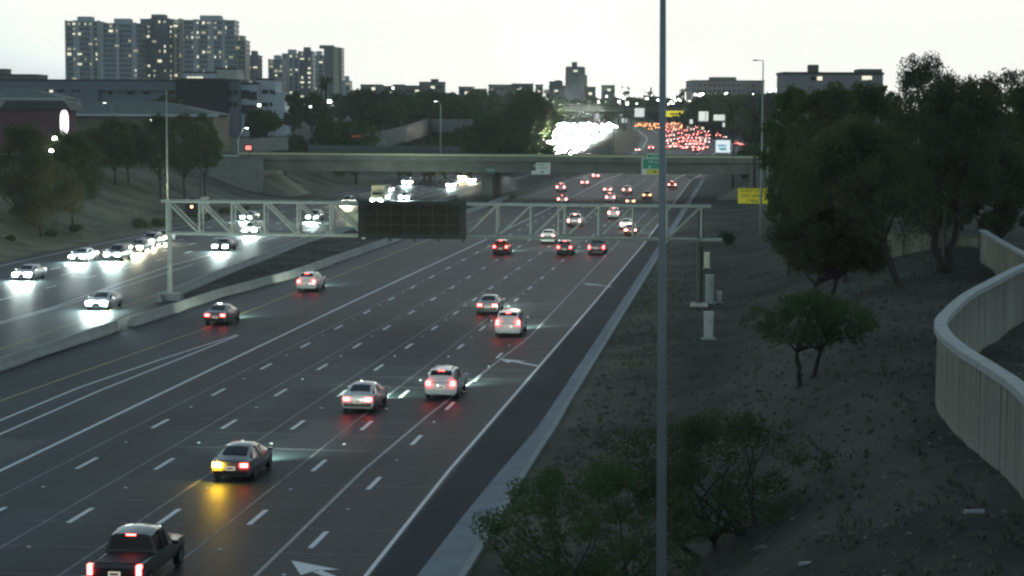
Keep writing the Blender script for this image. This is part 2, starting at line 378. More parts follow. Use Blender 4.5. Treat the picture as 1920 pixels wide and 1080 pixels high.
for a in (-31.2, -27.45, -23.7, -20.05): line([(20, a - .1), (110, a), (255, a + 1.0), (520, a + 1.2)], 0.11, WORN, name='pavement_seam')
line([(20, -50.2), (133, -50.8), (180, -52.3), (255, -56.2), (500, -56.6)], 0.13, YELL, name='median_line')
line([(20, -56.9), (163, -57.4), (210, -60.8), (241, -60.9), (330, -60.6), (520, -62.9)], 0.16, WHITE, name='carpool_line')
line([(20, -56.3), (163, -56.9), (212, -58.8)], 0.14, WHITE, name='carpool_taper_line')
line([(20, -77.2), (212, -78.6), (240, -79.4), (520, -82.0)], 0.15, WHITE, name='edge_line')
line([(20, -67.4), (520, -68.6)], 0.1, WORN, name='pavement_seam')
dash = MB(); hw = 0.11; dash.box((0, 0, 0), (2 * hw, 3.05, 0.004)); DASH = dash.mesh('lane_dash', WHITE)
dot = MB(); dot.box((0, 0, 0.01), (0.13, 0.13, 0.03)); DOT = dot.mesh('lane_dot', WHITE)
MARK = thing('lane_markings', 'white', 'x'); 
for k in ('label', 'category'): del MARK[k]
MARK['kind'] = 'structure'
def dashes(a, s0, s1, cyc=12.192, drift=0.0, par=MARK, dots=True, ph=0.0):
    s = s0
    while s < s1:
        aa = a + drift * (s - 90) / 400
        p = rd(s, aa, 0.008); obj('lane_dash', DASH, parent=par, loc=p, rz=-YAW)
        if dots and s < 210: obj('lane_stud', DOT, parent=par, loc=rd(s + cyc / 2, aa, 0.006), rz=-YAW)
        s += cyc
dashes(-30.16, 89.88 - 12.192 * 2, 520, drift=-1.0); dashes(-26.5, 90.2 - 24.384, 520, drift=-0.6)
dashes(-22.84, 90.5 - 24.384, 520, drift=-0.3); dashes(-19.19, 90.8 - 24.384, 520)
dashes(-15.82, 62.7, 140, cyc=12.0)
for a, s0 in ((-63.9, 72.), (-67.6, 75.), (-71.2, 70.), (-74.9, 74.)): dashes(a, s0, 520, drift=-1.6, dots=False)
jt = MB(); jt.box((0, 0, 0), (16.0, 0.05, 0.003)); JT = jt.mesh('slab_joint', SEAM)
s = 58.5
while s < 250: obj('slab_joint', JT, parent=MARK, loc=rd(s, -20.6, 0.0035), rz=-YAW); s += 4.57
# arrows painted on the exit lane
def arrow(s, a):
    mb = MB(); z = 0.0
    mb.add([(-.2, -2.2, z), (.2, -2.2, z), (.2, .6, z), (-.2, .6, z)], [(0, 1, 2, 3)])
    mb.add([(-.8, .3, z), (0, .7, z), (.8, .3, z), (0, 2.6, z)], [(0, 1, 2, 3)])
    obj('lane_arrow', mb, WHITE, parent=MARK, loc=rd(s, a, 0.012), rz=-YAW + math.radians(40))
arrow(192.6, -13.0); arrow(131.0, -14.0); arrow(69.0, -14.4)
# curved lane lines beyond the bridge
def far_line(L, R, fr, wdt, m, y0=520, y1=1080, name='lane_line'):
    vs = []; ys = np.arange(y0, y1, 14.)
    for y in ys:
        x = lerp(L, y) + (lerp(R, y) - lerp(L, y)) * fr
        vs += [(x - wdt / 2, y, zf(y) + .012), (x + wdt / 2, y, zf(y) + .012)]
    mb = MB(); mb.add(vs, [(2 * i, 2 * i + 1, 2 * i + 3, 2 * i + 2) for i in range(len(ys) - 1)]); obj(name, mb, m, kind='structure')
for fr in (0.07, 0.30, 0.66, 0.80, 0.93): far_line(E_L, E_R, fr, 0.3, WHITE)
for fr in (0.08, 0.25, 0.92): far_line(O_L, O_R, fr, 0.25, WHITE)

# ------------------------------------------------------------------ median barriers
def barrier(pts, h, name, label, m=CONC, group=None, th=0.62):
    t = thing(name, label, 'barrier', rd(pts[0][0], pts[0][1], 0), 0, group); o0 = t.location
    out = []
    for (s0, a0), (s1, a1) in zip(pts, pts[1:]):
        n = max(1, round((s1 - s0) / 6.1))
        for i in range(n): out.append(((s0 + (s1 - s0) * i / n, a0 + (a1 - a0) * i / n), (s0 + (s1 - s0) * (i + 1) / n - 0.03, a0 + (a1 - a0) * (i + 1) / n)))
    prof = [(-th / 2, -.1), (-th / 2, .08), (-th * .3, .33), (-th * .18, h), (th * .18, h), (th * .3, .33), (th / 2, .08), (th / 2, -.1)]
    for (p, q) in out:
        vs = []
        for s, a in (p, q):
            for d, z in prof:
                v = rd(s, a + d, z) - o0; vs.append(v)
        n = len(prof)
        mb = MB(); mb.add(vs, [(i, (i + 1) % n, n + (i + 1) % n, n + i) for i in range(n)] + [tuple(range(n))[::-1], tuple(range(n, 2 * n))])
        obj('barrier_segment', mb, m, parent=t)
    return t
barrier([(30, -47.2), (105, -46.9), (146, -46.6)], .74, 'median_barrier', 'long pale concrete median barrier at the lower left edge')
barrier([(149, -46.3), (172, -46.0), (197, -44.3), (252, -43.9), (392, -44.4)], .74, 'median_barrier', 'pale concrete median barrier beside the left yellow line, passing under the gantry')
barrier([(168.5, -49.9), (200, -51.9), (250, -54.6), (392, -54.9)], .74, 'median_barrier', 'second concrete barrier behind the gantry post, edging the oncoming lanes')
barrier([(395, -45.2), (430, -44.2), (520, -44.0)], 0.8, 'median_barrier', 'concrete barrier running on beyond the bridge pier', m=CONCD)

# ------------------------------------------------------------------ overcrossing
def bridge():
    s0, s1 = 388.0, 408.0
    t = thing('overcrossing_bridge', 'long concrete overcrossing spanning both carriageways of the freeway', 'bridge', rd(s0, -48, 0), -YAW)
    L, R = -50.0, 62.0
    def B(c, d, m, n, **k):
        mb = MB(); mb.box(c, d); return obj(n, mb, m, parent=t, **k)
    B(((L + R) / 2, 10, 6.35), (R - L, 19.0, 2.2), CONCD, 'girder')
    B(((L + R) / 2, 10, 7.55), (R - L, 20.4, 0.2), CONCD, 'deck')
    for k in range(16):
        x0 = L + (R - L) * k / 16; x1 = L + (R - L) * (k + 1) / 16 - .06
        B(((x0 + x1) / 2, -.05, 8.1), (x1 - x0, .3, .9), CONCD, 'parapet')
        B(((x0 + x1) / 2, -.02, 8.62), (x1 - x0, .5, .30), mat('parapet_cap', (0.62, 0.66, 0.38), .7, var=.15), 'parapet_cap')  # sunset glow along the parapet top is painted into the cap's pale yellow
        B(((x0 + x1) / 2, 20, 8.1), (x1 - x0, .3, .9), CONCD, 'parapet')
    # pier
    B((-.5, 10, 2.6), (2.2, 15.0, 5.3), CONCD, 'pier')
    B((-.5, 10, 5.0), (3.4, 17.5, .8), CONCD, 'pier_cap')
    # abutments with paved slopes
    for sx_, xx in ((-1, -45.5), (1, 50.5)):
        B((xx + sx_ * 2.2, 10, 3.5), (3.0, 22, 7.6), CONCD, 'abutment')
        mb = MB(); a = xx + sx_ * .7; b = xx - sx_ * 6.0
        mb.add([(a, .5, 4.2), (a, 19.5, 4.2), (b, 19.5, .02), (b, .5, .02), (a, .5, -.2), (a, 19.5, -.2)], [(0, 1, 2, 3), (0, 3, 4), (1, 5, 2), (0, 4, 5, 1)])
        obj('slope_paving', mb, CONCD, parent=t)
    # fence on the left part of the bridge
    return t
BR = bridge()
def fence(p0, p1, h, name, label, mpost, mrail, n, slat=None, rails=2, pw=.07):
    p0, p1 = Vector(p0), Vector(p1); d = p1 - p0; L = d.length; rz = math.atan2(d.y, d.x)
    t = thing(name, label, 'fence', p0, rz)
    for i in range(n + 1):
        mb = MB(); mb.box((L * i / n, 0, h / 2), (pw, pw, h)); obj('post', mb, mpost, parent=t)
    for k in range(rails):
        mb = MB(); mb.box((L / 2, 0, h * (k + 1) / rails - .03), (L, pw * .6, .05)); obj('rail', mb, mrail, parent=t)
    if slat:
        for i in range(n):
            mb = MB(); mb.box((L * (i + .5) / n, .03, h * .45), (L / n - pw, .03, h * .86)); obj('panel', mb, slat, parent=t)
    return t
MESHF = mat('chain_link_haze', (0.13, 0.16, 0.14), 0.8, var=0.3, scale=4)
fence(rd(406, -88, 8.0), rd(406, -56, 8.0), 2.3, 'bridge_fence', 'grey-green panelled fence along the far side of the bridge, left half', STEELD, STEELD, 14, slat=MESHF)
fence(rd(388, -92, 8.66), rd(388, 2, 8.66), .35, 'bridge_railing', 'low steel rail topping the near bridge parapet', STEELD, STEELD, 34, rails=1, pw=.05)
# wing wall on the left
t = thing('retaining_wall', 'grey concrete retaining wall left of the bridge, above the bank', 'wall', rd(387.2, -128, 0), -YAW)
for k in range(9):
    mb = MB(); mb.box((k * 3.9 + 1.95, 0, 4.3), (3.86, .5, 6.6)); obj('wall_panel', mb, mat('retaining_wall_concrete', (0.22, 0.225, 0.21), .9, var=.15, scale=.4, detail=6), parent=t)
mb = MB(); mb.box((17.5, 0, 7.75), (36, .8, .35)); obj('coping', mb, CONCD, parent=t)
# approach street on the left and right with its pale footway
mb = MB(); a = rd(390, -93, 7.68); 
st = MB()
for k in range(12):
    p0, p1 = rd(390, -300 + k * 17.3, 7.64), rd(390, -300 + (k + 1) * 17.3, 7.64); q0, q1 = rd(406, -300 + k * 17.3, 7.64), rd(406, -300 + (k + 1) * 17.3, 7.64)
    st.quad(p0, p1, q1, q0)
obj('street', st, ASPH, kind='structure')
fw = MB()
for k in range(12):
    a0, a1 = -230 + k * 11.6, -230 + (k + 1) * 11.6
    fw.add([rd(406.2, a0, 7.5), rd(406.2, a0, 7.8), rd(410.5, a0, 7.8), rd(406.2, a1, 7.5), rd(406.2, a1, 7.8), rd(410.5, a1, 7.8)], [(0, 1, 4, 3), (1, 2, 5, 4)])
obj('footway', fw, mat('footway_concrete', (0.55, 0.56, 0.45), .8, var=.15, scale=.5), kind='structure')

# white delineator posts beyond the barrier
for i in range(14):
    s_ = 388 + i * 8.5
    mb = MB(); mb.box((0, 0, .6), (.14, .08, 1.2)); mb.box((0, -.045, 1.0), (.10, .01, .2))
    tag(obj('delineator_post', mb, mat('delineator', (.42, .42, .34), .6), loc=rd(s_, -42.1, 0), rz=-YAW),
        'thin pale marker post in the row beside the yellow line under the bridge', 'post', 'marker posts beside the yellow line')

# ------------------------------------------------------------------ gantry
def gantry():
    s0 = 169.5; L = rd(s0, -49.35, 0)
    t = thing('sign_gantry', 'long galvanised truss gantry spanning the lanes, carrying a blank message board', 'gantry', L, -YAW)
    zt, zb, N, W = 8.82, 5.98, 16, 46.7; pw = W / N; dy = 1.25
    def part(n, f, m=STEEL): mb = MB(); f(mb); return obj(n, mb, m, parent=t)
    for y in (0, dy):
        part('top_chord', lambda b: b.bar((-.5, y, zt), (W + .8, y, zt), .13))
        part('bottom_chord', lambda b: b.bar((-.1, y, zb), (W + 1.8, y, zb), .13))
        for i in range(N + 1):
            part('upright', lambda b: b.bar((i * pw, y, zb), (i * pw, y, zt), .105, n=6))
        for i in range(N):
            if y and 6 <= i <= 8: continue
            if i < N // 2: p, q = (i * pw, y, zt), ((i + 1) * pw, y, zb)
            else: p, q = (i * pw, y, zb), ((i + 1) * pw, y, zt)
            part('diagonal', lambda b: b.bar(p, q, .09, n=6))
    for i in range(N + 1):
        part('cross_strut', lambda b: b.bar((i * pw, 0, zt), (i * pw, dy, zt), .045, n=6))
        part('cross_strut', lambda b: b.bar((i * pw, 0, zb), (i * pw, dy, zb), .045, n=6))
    part('splice_plate', lambda b: b.box((12 * pw - .55, -.02, (zt + zb) / 2), (.10, .10, zt - zb)))
    part('catwalk', lambda b: b.box((W / 2 + 9, -.55, zb + .02), (W - 18, .6, .06)), STEELD)
    part('catwalk_rail', lambda b: b.bar((10, -.85, zb + .1), (W + 1.5, -.85, zb + .1), .03, n=6))
    part('left_post', lambda b: (b.bar((0.05, dy / 2, 0), (.05, dy / 2, zt), .24, .2, 12)))
    part('left_post_plinth', lambda b: b.box((0, dy / 2, .35), (2.2, 1.2, .7)), CONC)
    part('marker_plate', lambda b: b.box((.12, dy / 2 - .26, 2.6), (.14, .04, 1.1)), mat('pale_plate', (.6, .6, .5), .6))
    part('right_post', lambda b: (b.bar((W - .1, dy / 2, -.2), (W - .1, dy / 2, zt - .1), .28, .24, 12)), STEELD)
    part('right_post_plinth', lambda b: b.box((W - .1, dy / 2, .2), (1.5, 1.2, .7)), CONC)
    part('end_bracket', lambda b: (b.box((W + 1.8, 0, zb + .45), (.1, .3, 1.3)), b.box((W + 1.0, .5, zb - .35), (2.0, .9, .5))), STEELD)
    part('pale_panel', lambda b: (b.box((16.35, dy + .3, 6.98), (1.45, .06, .62)), b.box((16.35, dy + .3, 7.62), (1.45, .06, .60))), mat('pale_yellow_panel', (.72, .72, .50), .5))
    return t
G = gantry()
def dms():
    p = rd(169.5, -49.35, 0); t = thing('message_board', 'big dark unlit electronic message board hung on the gantry', 'message board', rd(168.3, -49.35, 0), -YAW)
    x0, x1, z0, z1 = 17.42, 26.6, 5.95, 9.05
    mb = MB(); mb.box(((x0 + x1) / 2, .1, (z0 + z1) / 2), (x1 - x0, 1.0, z1 - z0)); obj('housing', mb, BLACKP, parent=t)
    nx, nz = 7, 3; g = .16; pwx = (x1 - x0 - .7) / nx; pwz = (z1 - z0 - .45) / nz
    pan = MB(); pan.box((0, 0, 0), (pwx - g, .05, pwz - g)); PM = pan.mesh('display_panel', mat('display_face', (.026, .025, .016), .6, var=.2, spec=.2))
    for i in range(nx):
        for j in range(nz): obj('display_panel', PM, parent=t, loc=(x0 + .35 + pwx * (i + .5), -.41, z0 + .25 + pwz * (j + .5)))
    for x in (x0, x1):
        mb = MB(); mb.box((x, -.43, (z0 + z1) / 2), (.14, .08, z1 - z0)); obj('frame_edge', mb, TRIM, parent=t)
    for z in (z0, z1):
        mb = MB(); mb.box(((x0 + x1) / 2, -.43, z), (x1 - x0 + .14, .08, .12)); obj('frame_edge', mb, TRIM, parent=t)
    for i in range(5):
        mb = MB(); mb.box((x0 + .6 + i * 2.1, -.35, z0 - .18), (.12, .7, .25)); obj('bracket', mb, STEELD, parent=t)
    mb = MB(); mb.box((x0 + .45, -.5, z0 - .06), (.38, .08, .14)); obj('maker_plate', mb, PLATE, parent=t)
dms()

# ------------------------------------------------------------------ signs
YS = mat('sign_yellow', (.88, .70, .02), .5, var=.06); GS = mat('sign_green', (.02, .36, .20), .5, var=.08)
WS = mat('sign_white', (.86, .88, .74), .5, var=.06); INK = mat('sign_ink', (.03, .03, .02), .6); PALE = mat('sign_legend_white', (.75, .78, .75), .5)
def yellow_sign():
    p = at(1411, 417, 292); p.z = ground_z(p.x, p.y) - .3
    t = thing('warning_sign', 'yellow roadside sign reading right lane exit only one mile', 'sign', p, -.12)
    for x in (-1.35, 1.35):
        mb = MB(); mb.box((x, .1, 2.9), (.14, .14, 5.8)); obj('post', mb, STEELD, parent=t)
    zc = at(1411, 367.5, 292).z - p.z
    mb = MB(); mb.box((0, 0, zc), (4.5, .05, 2.35)); obj('sign_panel', mb, YS, parent=t)
    bd = MB()
    for z in (-1.14, 1.14): bd.box((0, -.035, zc + z), (4.4, .02, .05))
    for x in (-2.19, 2.19): bd.box((x, -.035, zc), (.05, .02, 2.25))
    obj('border', bd, INK, parent=t)
    for i, l in enumerate(('RIGHT LANE', 'EXIT ONLY', '1 MILE')): text('lettering', l, t, (-.05, -.05, zc + .75 - i * .74), .66, INK)
yellow_sign()
def bridge_signs():
    y = 386.0
    # carpool sign, left
    p = at(1016, 316, y); t = thing('carpool_sign', 'white carpool-lane sign hung on the bridge girder, left of centre', 'sign', p, -YAW)
    k = y / F
    mb = MB(); mb.box((.2, 0, 0), (28 * k, .08, 22 * k)); mb.box((-1.5, 0, -.8), (1.0, .08, .75)); obj('sign_panel', mb, WS, parent=t)
    mb = MB(); mb.box((-1.42, -.02, .45), (.5, .08, 1.4)); obj('diamond_panel', mb, INK, parent=t)
    mb = MB(); mb.add([(-1.42, -.08, 1.0), (-1.24, -.08, .5), (-1.42, -.08, 0), (-1.60, -.08, .5)], [(0, 3, 2, 1)]); obj('diamond', mb, PALE, parent=t)
    text('lettering', 'HOV 2+', t, (.25, -.06, .68), .62, INK); text('lettering', 'ONLY', t, (.25, -.06, .08), .6, INK)
    mb = MB(); mb.add([(-.2, -.07, -.6), (.35, -.07, -.6), (.075, -.07, -1.0), (-.03, -.07, -.4), (.18, -.07, -.4), (.18, -.07, -.6), (-.03, -.07, -.6)], [(0, 2, 1), (3, 6, 5, 4)]); obj('down_arrow', mb, INK, parent=t)
    # green exit sign
    p = at(1226, 312, y); t = thing('exit_sign', 'green exit sign with a yellow bottom strip hung on the bridge behind the pale pole', 'sign', p, -YAW)
    mb = MB(); mb.box((0, 0, 0), (4.8, .08, 3.2)); obj('sign_panel', mb, WS, parent=t)
    mb = MB(); mb.box((.06, -.05, .5), (4.5, .03, 1.95)); obj('green_panel', mb, GS, parent=t)
    mb = MB(); mb.box((.35, -.05, -1.05), (3.6, .03, .85)); obj('yellow_strip', mb, YS, parent=t)
    mb = MB(); mb.box((.25, 0, 2.02), (3.3, .08, .84)); mb.box((.25, -.05, 2.0), (3.1, .03, .66), 1); obj('exit_tab', mb, [WS, GS], parent=t)
    text('lettering', 'EXIT', t, (.1, -.08, 2.0), .5, PALE); text('lettering', '7th St', t, (-.1, -.08, .85), .85, PALE)
    mb = MB(); mb.add([(-1.1, -.08, .1), (-.5, -.08, .1), (-.8, -.08, -.38)], [(0, 2, 1)]); obj('down_arrow', mb, PALE, parent=t)
    mb = MB(); mb.add([(-.15, -.08, -.95), (.45, -.08, -.95), (.15, -.08, -1.35), (.05, -.08, -.72), (.25, -.08, -.72), (.25, -.08, -.95), (.05, -.08, -.95)], [(0, 2, 1), (3, 6, 5, 4)]); obj('down_arrow', mb, INK, parent=t)
    p = at(919, 319, y); t = thing('street_name_sign', 'small green street name plate on the bridge above the pier', 'sign', p, -YAW)
    mb = MB(); mb.box((0, 0, 0), (1.9, .06, .85)); obj('sign_panel', mb, mat('sign_green_faded', (.13, .26, .20), .5), parent=t)
    text('lettering', '16th St', t, (0, -.05, 0), .5, PALE)
bridge_signs()

# ------------------------------------------------------------------ poles and lamps
def pole(base, h, r0, r1, name, label, cat='street lamp', arm=None, lamp=False, m=STEEL, lean=(0, 0), n=14, lampm=None, group=None):
    t = thing(name, label, cat, base, 0, group)
    mb = MB(); mb.bar((0, 0, 0), (lean[0], lean[1], h), r0, r1, n); obj('pole', mb, m, parent=t, smooth=True)
    if arm:
        dx, dz = arm; top = Vector((lean[0], lean[1], h)); mb = MB(); pr = top
        for i in range(1, 7):
            k = i / 6; q = top + Vector((dx * k, 0, dz * math.sin(k * math.pi / 2))); mb.bar(pr, q, r1 * .75, n=6); pr = q
        obj('arm', mb, m, parent=t)
        mb = MB(); mb.box((0, 0, 0), (.75, .32, .14), taper=.7); mb.box((0, 0, -.085), (.6, .26, .05), 1)
        obj('lamp_head', mb, [STEEL, lampm or (LAMP if lamp else CHROME)], parent=t, loc=tuple(pr + Vector((dx / abs(dx) * .3, 0, 0))))
    return t
b = at(1240, 1080, 34.0); zb = ground_z(b.x, b.y); d = at(1243, 0, 34.0)
zt = 24.0; lx = (d.x - b.x) * (zt - zb) / (d.z - b.z)
b.x -= (d.x - b.x) * (b.z - zb) / (d.z - b.z)
pole((b.x, b.y, zb), zt - zb, .118, .030, 'light_pole', 'tall pale steel pole close to the camera, running from top to bottom of the frame', 'pole', lean=(lx, 0), n=24,
     m=mat('pole_steel_near', (.27, .29, .29), .5, .3, var=.1, scale=2))
def pole_px(px, pyb, pyt, Y, name, label, zb=None, **k):
    b = at(px, pyb, Y); tp = at(px, pyt, Y); z = ground_z(b.x, b.y) if zb is None else zb
    return pole((b.x, b.y, z), tp.z - z, k.pop('r0', .12), k.pop('r1', .07), name, label, **k)
pole_px(314, 380, 168, 250, 'light_pole', 'tall thin grey light pole rising behind the left end of the gantry', r0=.14, r1=.08)
pole_px(376, 380, 290, 330, 'utility_pole', 'short dark pole on the bank behind the left gantry bays', cat='pole', m=STEELD)
pole_px(826, 290, 196, 402, 'street_lamp', 'pale street lamp on the bridge in front of the distant sound wall', zb=7.7, arm=(-.7, .7), lamp=True, r0=.16, r1=.09, m=mat('pole_white', (.5, .5, .42), .5))
pole_px(808, 290, 200, 404, 'thin_mast', 'very thin dark mast left of the bridge street lamp', zb=7.7, cat='pole', m=STEELD, r0=.05, r1=.04)
pole_px(859, 290, 180, 408, 'thin_mast', 'very thin dark mast right of the bridge street lamp', zb=7.7, cat='pole', m=STEELD, r0=.05, r1=.04)
pole_px(210, 240, 200, 445, 'street_lamp', 'curved-arm street lamp above the left trees by the church', arm=(-1.3, .9), lamp=True)
pole_px(447, 300, 262, 400, 'street_lamp', 'brightly lit white cobra-head lamp near the left end of the bridge', zb=7.6, arm=(1.4, 2.4), lamp=True, r0=.13, r1=.1, m=PALE, lampm=emit('lamp_bright', (.95, 1, .9), 60))
pole_px(1426, 430, 114, 262, 'light_pole', 'tall slender light pole with a short arm behind the yellow sign', r0=.17, r1=.07, arm=(-.75, .08))
pole_px(1438, 400, 250, 300, 'utility_pole', 'plain grey pole just right of the yellow sign', cat='pole', r0=.09, r1=.07, m=STEEL)
pole_px(1150, 292, 215, 420, 'thin_mast', 'thin dark mast on the bridge in front of the glaring headlights', zb=7.7, cat='pole', m=STEELD, r0=.05, r1=.03)
pole_px(665, 300, 222, 404, 'thin_mast', 'thin dark mast beside the red traffic signal', zb=7.7, cat='pole', m=STEELD, r0=.06, r1=.04)
# traffic signal on the bridge street
b = at(732, 288, 410); t = thing('traffic_signal', 'mast-arm traffic signal with dark heads and a red light on the bridge street', 'traffic light', (b.x, b.y, 7.7))
k = 410 / F; mb = MB(); mb.bar((0, 0, 0), (-.1, 0, 3.3), .11, .09); mb.bar((-.1, 0, 3.3), (-.9, 0, 4.3), .09, .08); mb.bar((-.9, 0, 4.3), (-8.3, 0, 4.45), .08, .06); obj('mast', mb, STEELD, parent=t)
for i, x in enumerate((-6.3, -7.0, -7.7)):
    mb = MB(); mb.box((x, -.1, 3.9), (.45, .3, 1.3)); hd = obj('signal_head', mb, BLACKP, parent=t)
    mb = MB(); mb.bar((x, -.26, 4.3), (x, -.31, 4.3), .15); obj('red_lens', mb, emit('signal_red', (1, .05, .06), 1.6 if i == 1 else .5), parent=hd)
    mb = MB(); mb.bar((x, -.05, .0), (x, -.05, 3.3), .04, n=5); 
p = at(466, 277, 396); t = thing('lit_red_sign', 'glowing red sign box at ground level near the bridge end', 'lit sign', (p.x, p.y, ground_z(p.x, p.y)))
mb = MB(); mb.box((0, 0, p.z - t.location.z), (1.7, .3, 1.3)); obj('housing', mb, TRIM, parent=t)
mb = MB(); mb.box((0, -.17, p.z - t.location.z), (1.15, .04, .8)); obj('lit_face', mb, emit('red_face', (1, .22, .18), 1.8), parent=t)
mb = MB(); mb.box((0, 0, (p.z - t.location.z) / 2 - .3), (.12, .12, p.z - t.location.z - .6)); obj('post', mb, TRIM, parent=t)

# roadside cabinets on the right
def cabinet(px, py, wpx, hpx, label, mt, lit=False, plinth=False, body=None):
    p = gz(px, py, 0.0); z = ground_z(p.x, p.y); k = p.y / F
    p = at(px, py, p.y); w_, h_ = wpx * k, hpx * k
    t = thing('equipment_cabinet', label, 'cabinet', (p.x, p.y, z), -.08)
    mb = MB(); mb.box((0, 0, h_ / 2 + .08), (w_, w_ * .8, h_)); obj('housing', mb, mt, parent=t)
    mb = MB(); mb.box((0, 0, h_ + .11), (w_ * 1.08, w_ * .9, .06)); obj('lid', mb, mt, parent=t)
    mb = MB(); mb.box((0, -w_ * .4 - .01, h_ * .5), (w_ * .84, .02, h_ * .84)); dr = obj('door', mb, mt, parent=t)
    mb = MB(); mb.box((w_ * .2, -w_ * .4 - .04, h_ * .72), (.10, .03, .14)); obj('handle', mb, TRIM, parent=dr)
    mb = MB(); mb.box((0.0, 0, .02), (w_ * 1.6, w_ * 1.3, .2)); obj('plinth', mb, CONC, parent=t)
CABM = mat('cabinet_paint', (.34, .37, .37), .5, .1, var=.08)
cabinet(1328, 641, 18, 50, 'nearest tall grey roadside cabinet, standing on a wide concrete pad', CABM)
cabinet(1330, 572, 15, 51, 'tall grey roadside cabinet with a dark lock, below the lit panel', CABM)
cabinet(1348, 571, 10, 20, 'short grey box right of the middle tall cabinet', CABM)
cabinet(1325, 506, 10, 28, 'pale yellowish cabinet panel below the right end of the gantry', mat('cabinet_pale', (.75, .75, .55), .5))

# ------------------------------------------------------------------ noise wall on the right
def noise_wall():
    top = 8.6; px_top = [(1990, 820), (1920, 735), (1860, 692), (1812, 662), (1783, 640), (1767, 622), (1764, 606), (1775, 590), (1810, 558), (1850, 535), (1920, 500), (1990, 474)]
    pts = [gz(x, y, top) for x, y in px_top]
    # smooth the run, then lay planks of equal width along it
    P_ = [Vector((p.x, p.y, 0)) for p in pts]
    def cr(t):
        i = min(int(t), len(P_) - 2); f = t - i
        a, b, c, d = P_[max(i - 1, 0)], P_[i], P_[i + 1], P_[min(i + 2, len(P_) - 1)]
        return 0.5 * ((2 * b) + (c - a) * f + (2 * a - 5 * b + 4 * c - d) * f * f + (3 * b - a - 3 * c + d) * f ** 3)
    dense = [cr(i / 60) for i in range(60 * (len(P_) - 1) + 1)]
    t = thing('noise_wall', 'curved ribbed concrete noise wall sweeping through the lower right corner', 'wall', (P_[1].x, P_[1].y, 5.3)); o0 = t.location
    W_ = 0.46; run = [dense[0]]; acc = 0
    for a, b in zip(dense, dense[1:]):
        acc += (b - a).length
        if acc >= W_: run.append(b); acc = 0
    pl = MB(); pl.box((0, 0, 0), (W_ - .035, .26, 3.6)); PLK = pl.mesh('plank', CONCW)
    inn = MB(); cap = []
    for i, (a, b) in enumerate(zip(run, run[1:])):
        m = (a + b) / 2; rz = math.atan2(b.y - a.y, b.x - a.x)
        off = random.uniform(-.012, .012)
        obj('plank', PLK, parent=t, loc=(m.x - o0.x - math.sin(rz) * off, m.y - o0.y + math.cos(rz) * off, 6.75 - o0.z), rz=rz)
        if i % 1 == 0: inn.box((m.x - o0.x, m.y - o0.y, 6.7 - o0.z), (W_ + .03, .16, 3.5), rz=rz)
    obj('core', inn, CONCD, parent=t)
    for j in range(0, len(run) - 1, 7):
        seg = run[j:j + 8]; mb = MB(); vs = []
        for q, p in enumerate(seg):
            d = (seg[min(q + 1, len(seg) - 1)] - seg[max(q - 1, 0)]).normalized(); n = Vector((-d.y, d.x, 0)) * .24
            for sgn, z in ((-1, top - .14), (-1, top + .1), (1, top + .1), (1, top - .14)): v = p + n * sgn; vs.append((v.x - o0.x, v.y - o0.y, z - o0.z))
        L = len(seg)
        mb.add(vs, [(4 * i + a, 4 * i + (a + 1) % 4, 4 * i + 4 + (a + 1) % 4, 4 * i + 4 + a) for i in range(L - 1) for a in range(4)])
        obj('coping', mb, mat('coping_concrete', (.40, .43, .41), .85, var=.12, scale=1.2, detail=6), parent=t)
    return [(p.x, p.y) for p in dense]
NW = noise_wall()
def wall_run(P_, zt, zb, name, label, m, cap, W_=1.2, thk=.25, capw=.5):
    P_ = [Vector(p) for p in P_]; t = thing(name, label, 'wall', (P_[0].x, P_[0].y, zb(0))); o0 = t.location.copy()
    tot = sum((b - a).length for a, b in zip(P_, P_[1:])); acc = 0
    for a, b in zip(P_, P_[1:]):
        d = b - a; n = max(1, round(d.length / W_)); rz = math.atan2(d.y, d.x); w_ = d.length / n
        for i in range(n):
            f = (acc + (i + .5) * w_) / tot; c = a + d * ((i + .5) / n); h = zt(f) - zb(f) + .6
            mb = MB(); mb.box((c.x - o0.x, c.y - o0.y, (zt(f) + zb(f) - .6) / 2 - o0.z), (w_ - .04, thk, h), rz=rz); obj('wall_panel', mb, m, parent=t)
            mb = MB(); mb.box((c.x - o0.x, c.y - o0.y, zt(f) + .05 - o0.z), (w_ + .01, capw, .16), rz=rz); obj('coping', mb, cap, parent=t)
        acc += d.length
    return t
pA, pB, pC, pD = gz(1842, 434, 8.0), gz(1878, 456, 8.0), gz(1922, 480, 8.0), gz(1985, 520, 8.0)
wall_run([(p.x, p.y) for p in (pA, pB, pC, pD)], lambda f: 8.0, lambda f: 4.6, 'noise_wall', 'far arm of noise wall with rounded pale top at the right edge, behind the big trees', CONCW, MAT['coping_concrete'], W_=.6)
q0, q1 = at(1560, 470, 172), at(1836, 470, 165)
wall_run([(q0.x, q0.y), (q1.x, q1.y)], lambda f: 6.6, lambda f: 4.4, 'block_wall', 'low pale block wall glimpsed behind the tree trunks on the right', CONCW, CONCD, W_=1.6)
fence((q1.x, q1.y, 4.9), (pA.x, pA.y, 4.9), 2.6, 'wire_fence', 'thin wire fence between the block wall and the far noise wall arm', STEELD, STEELD, 3, rails=4, pw=.05)
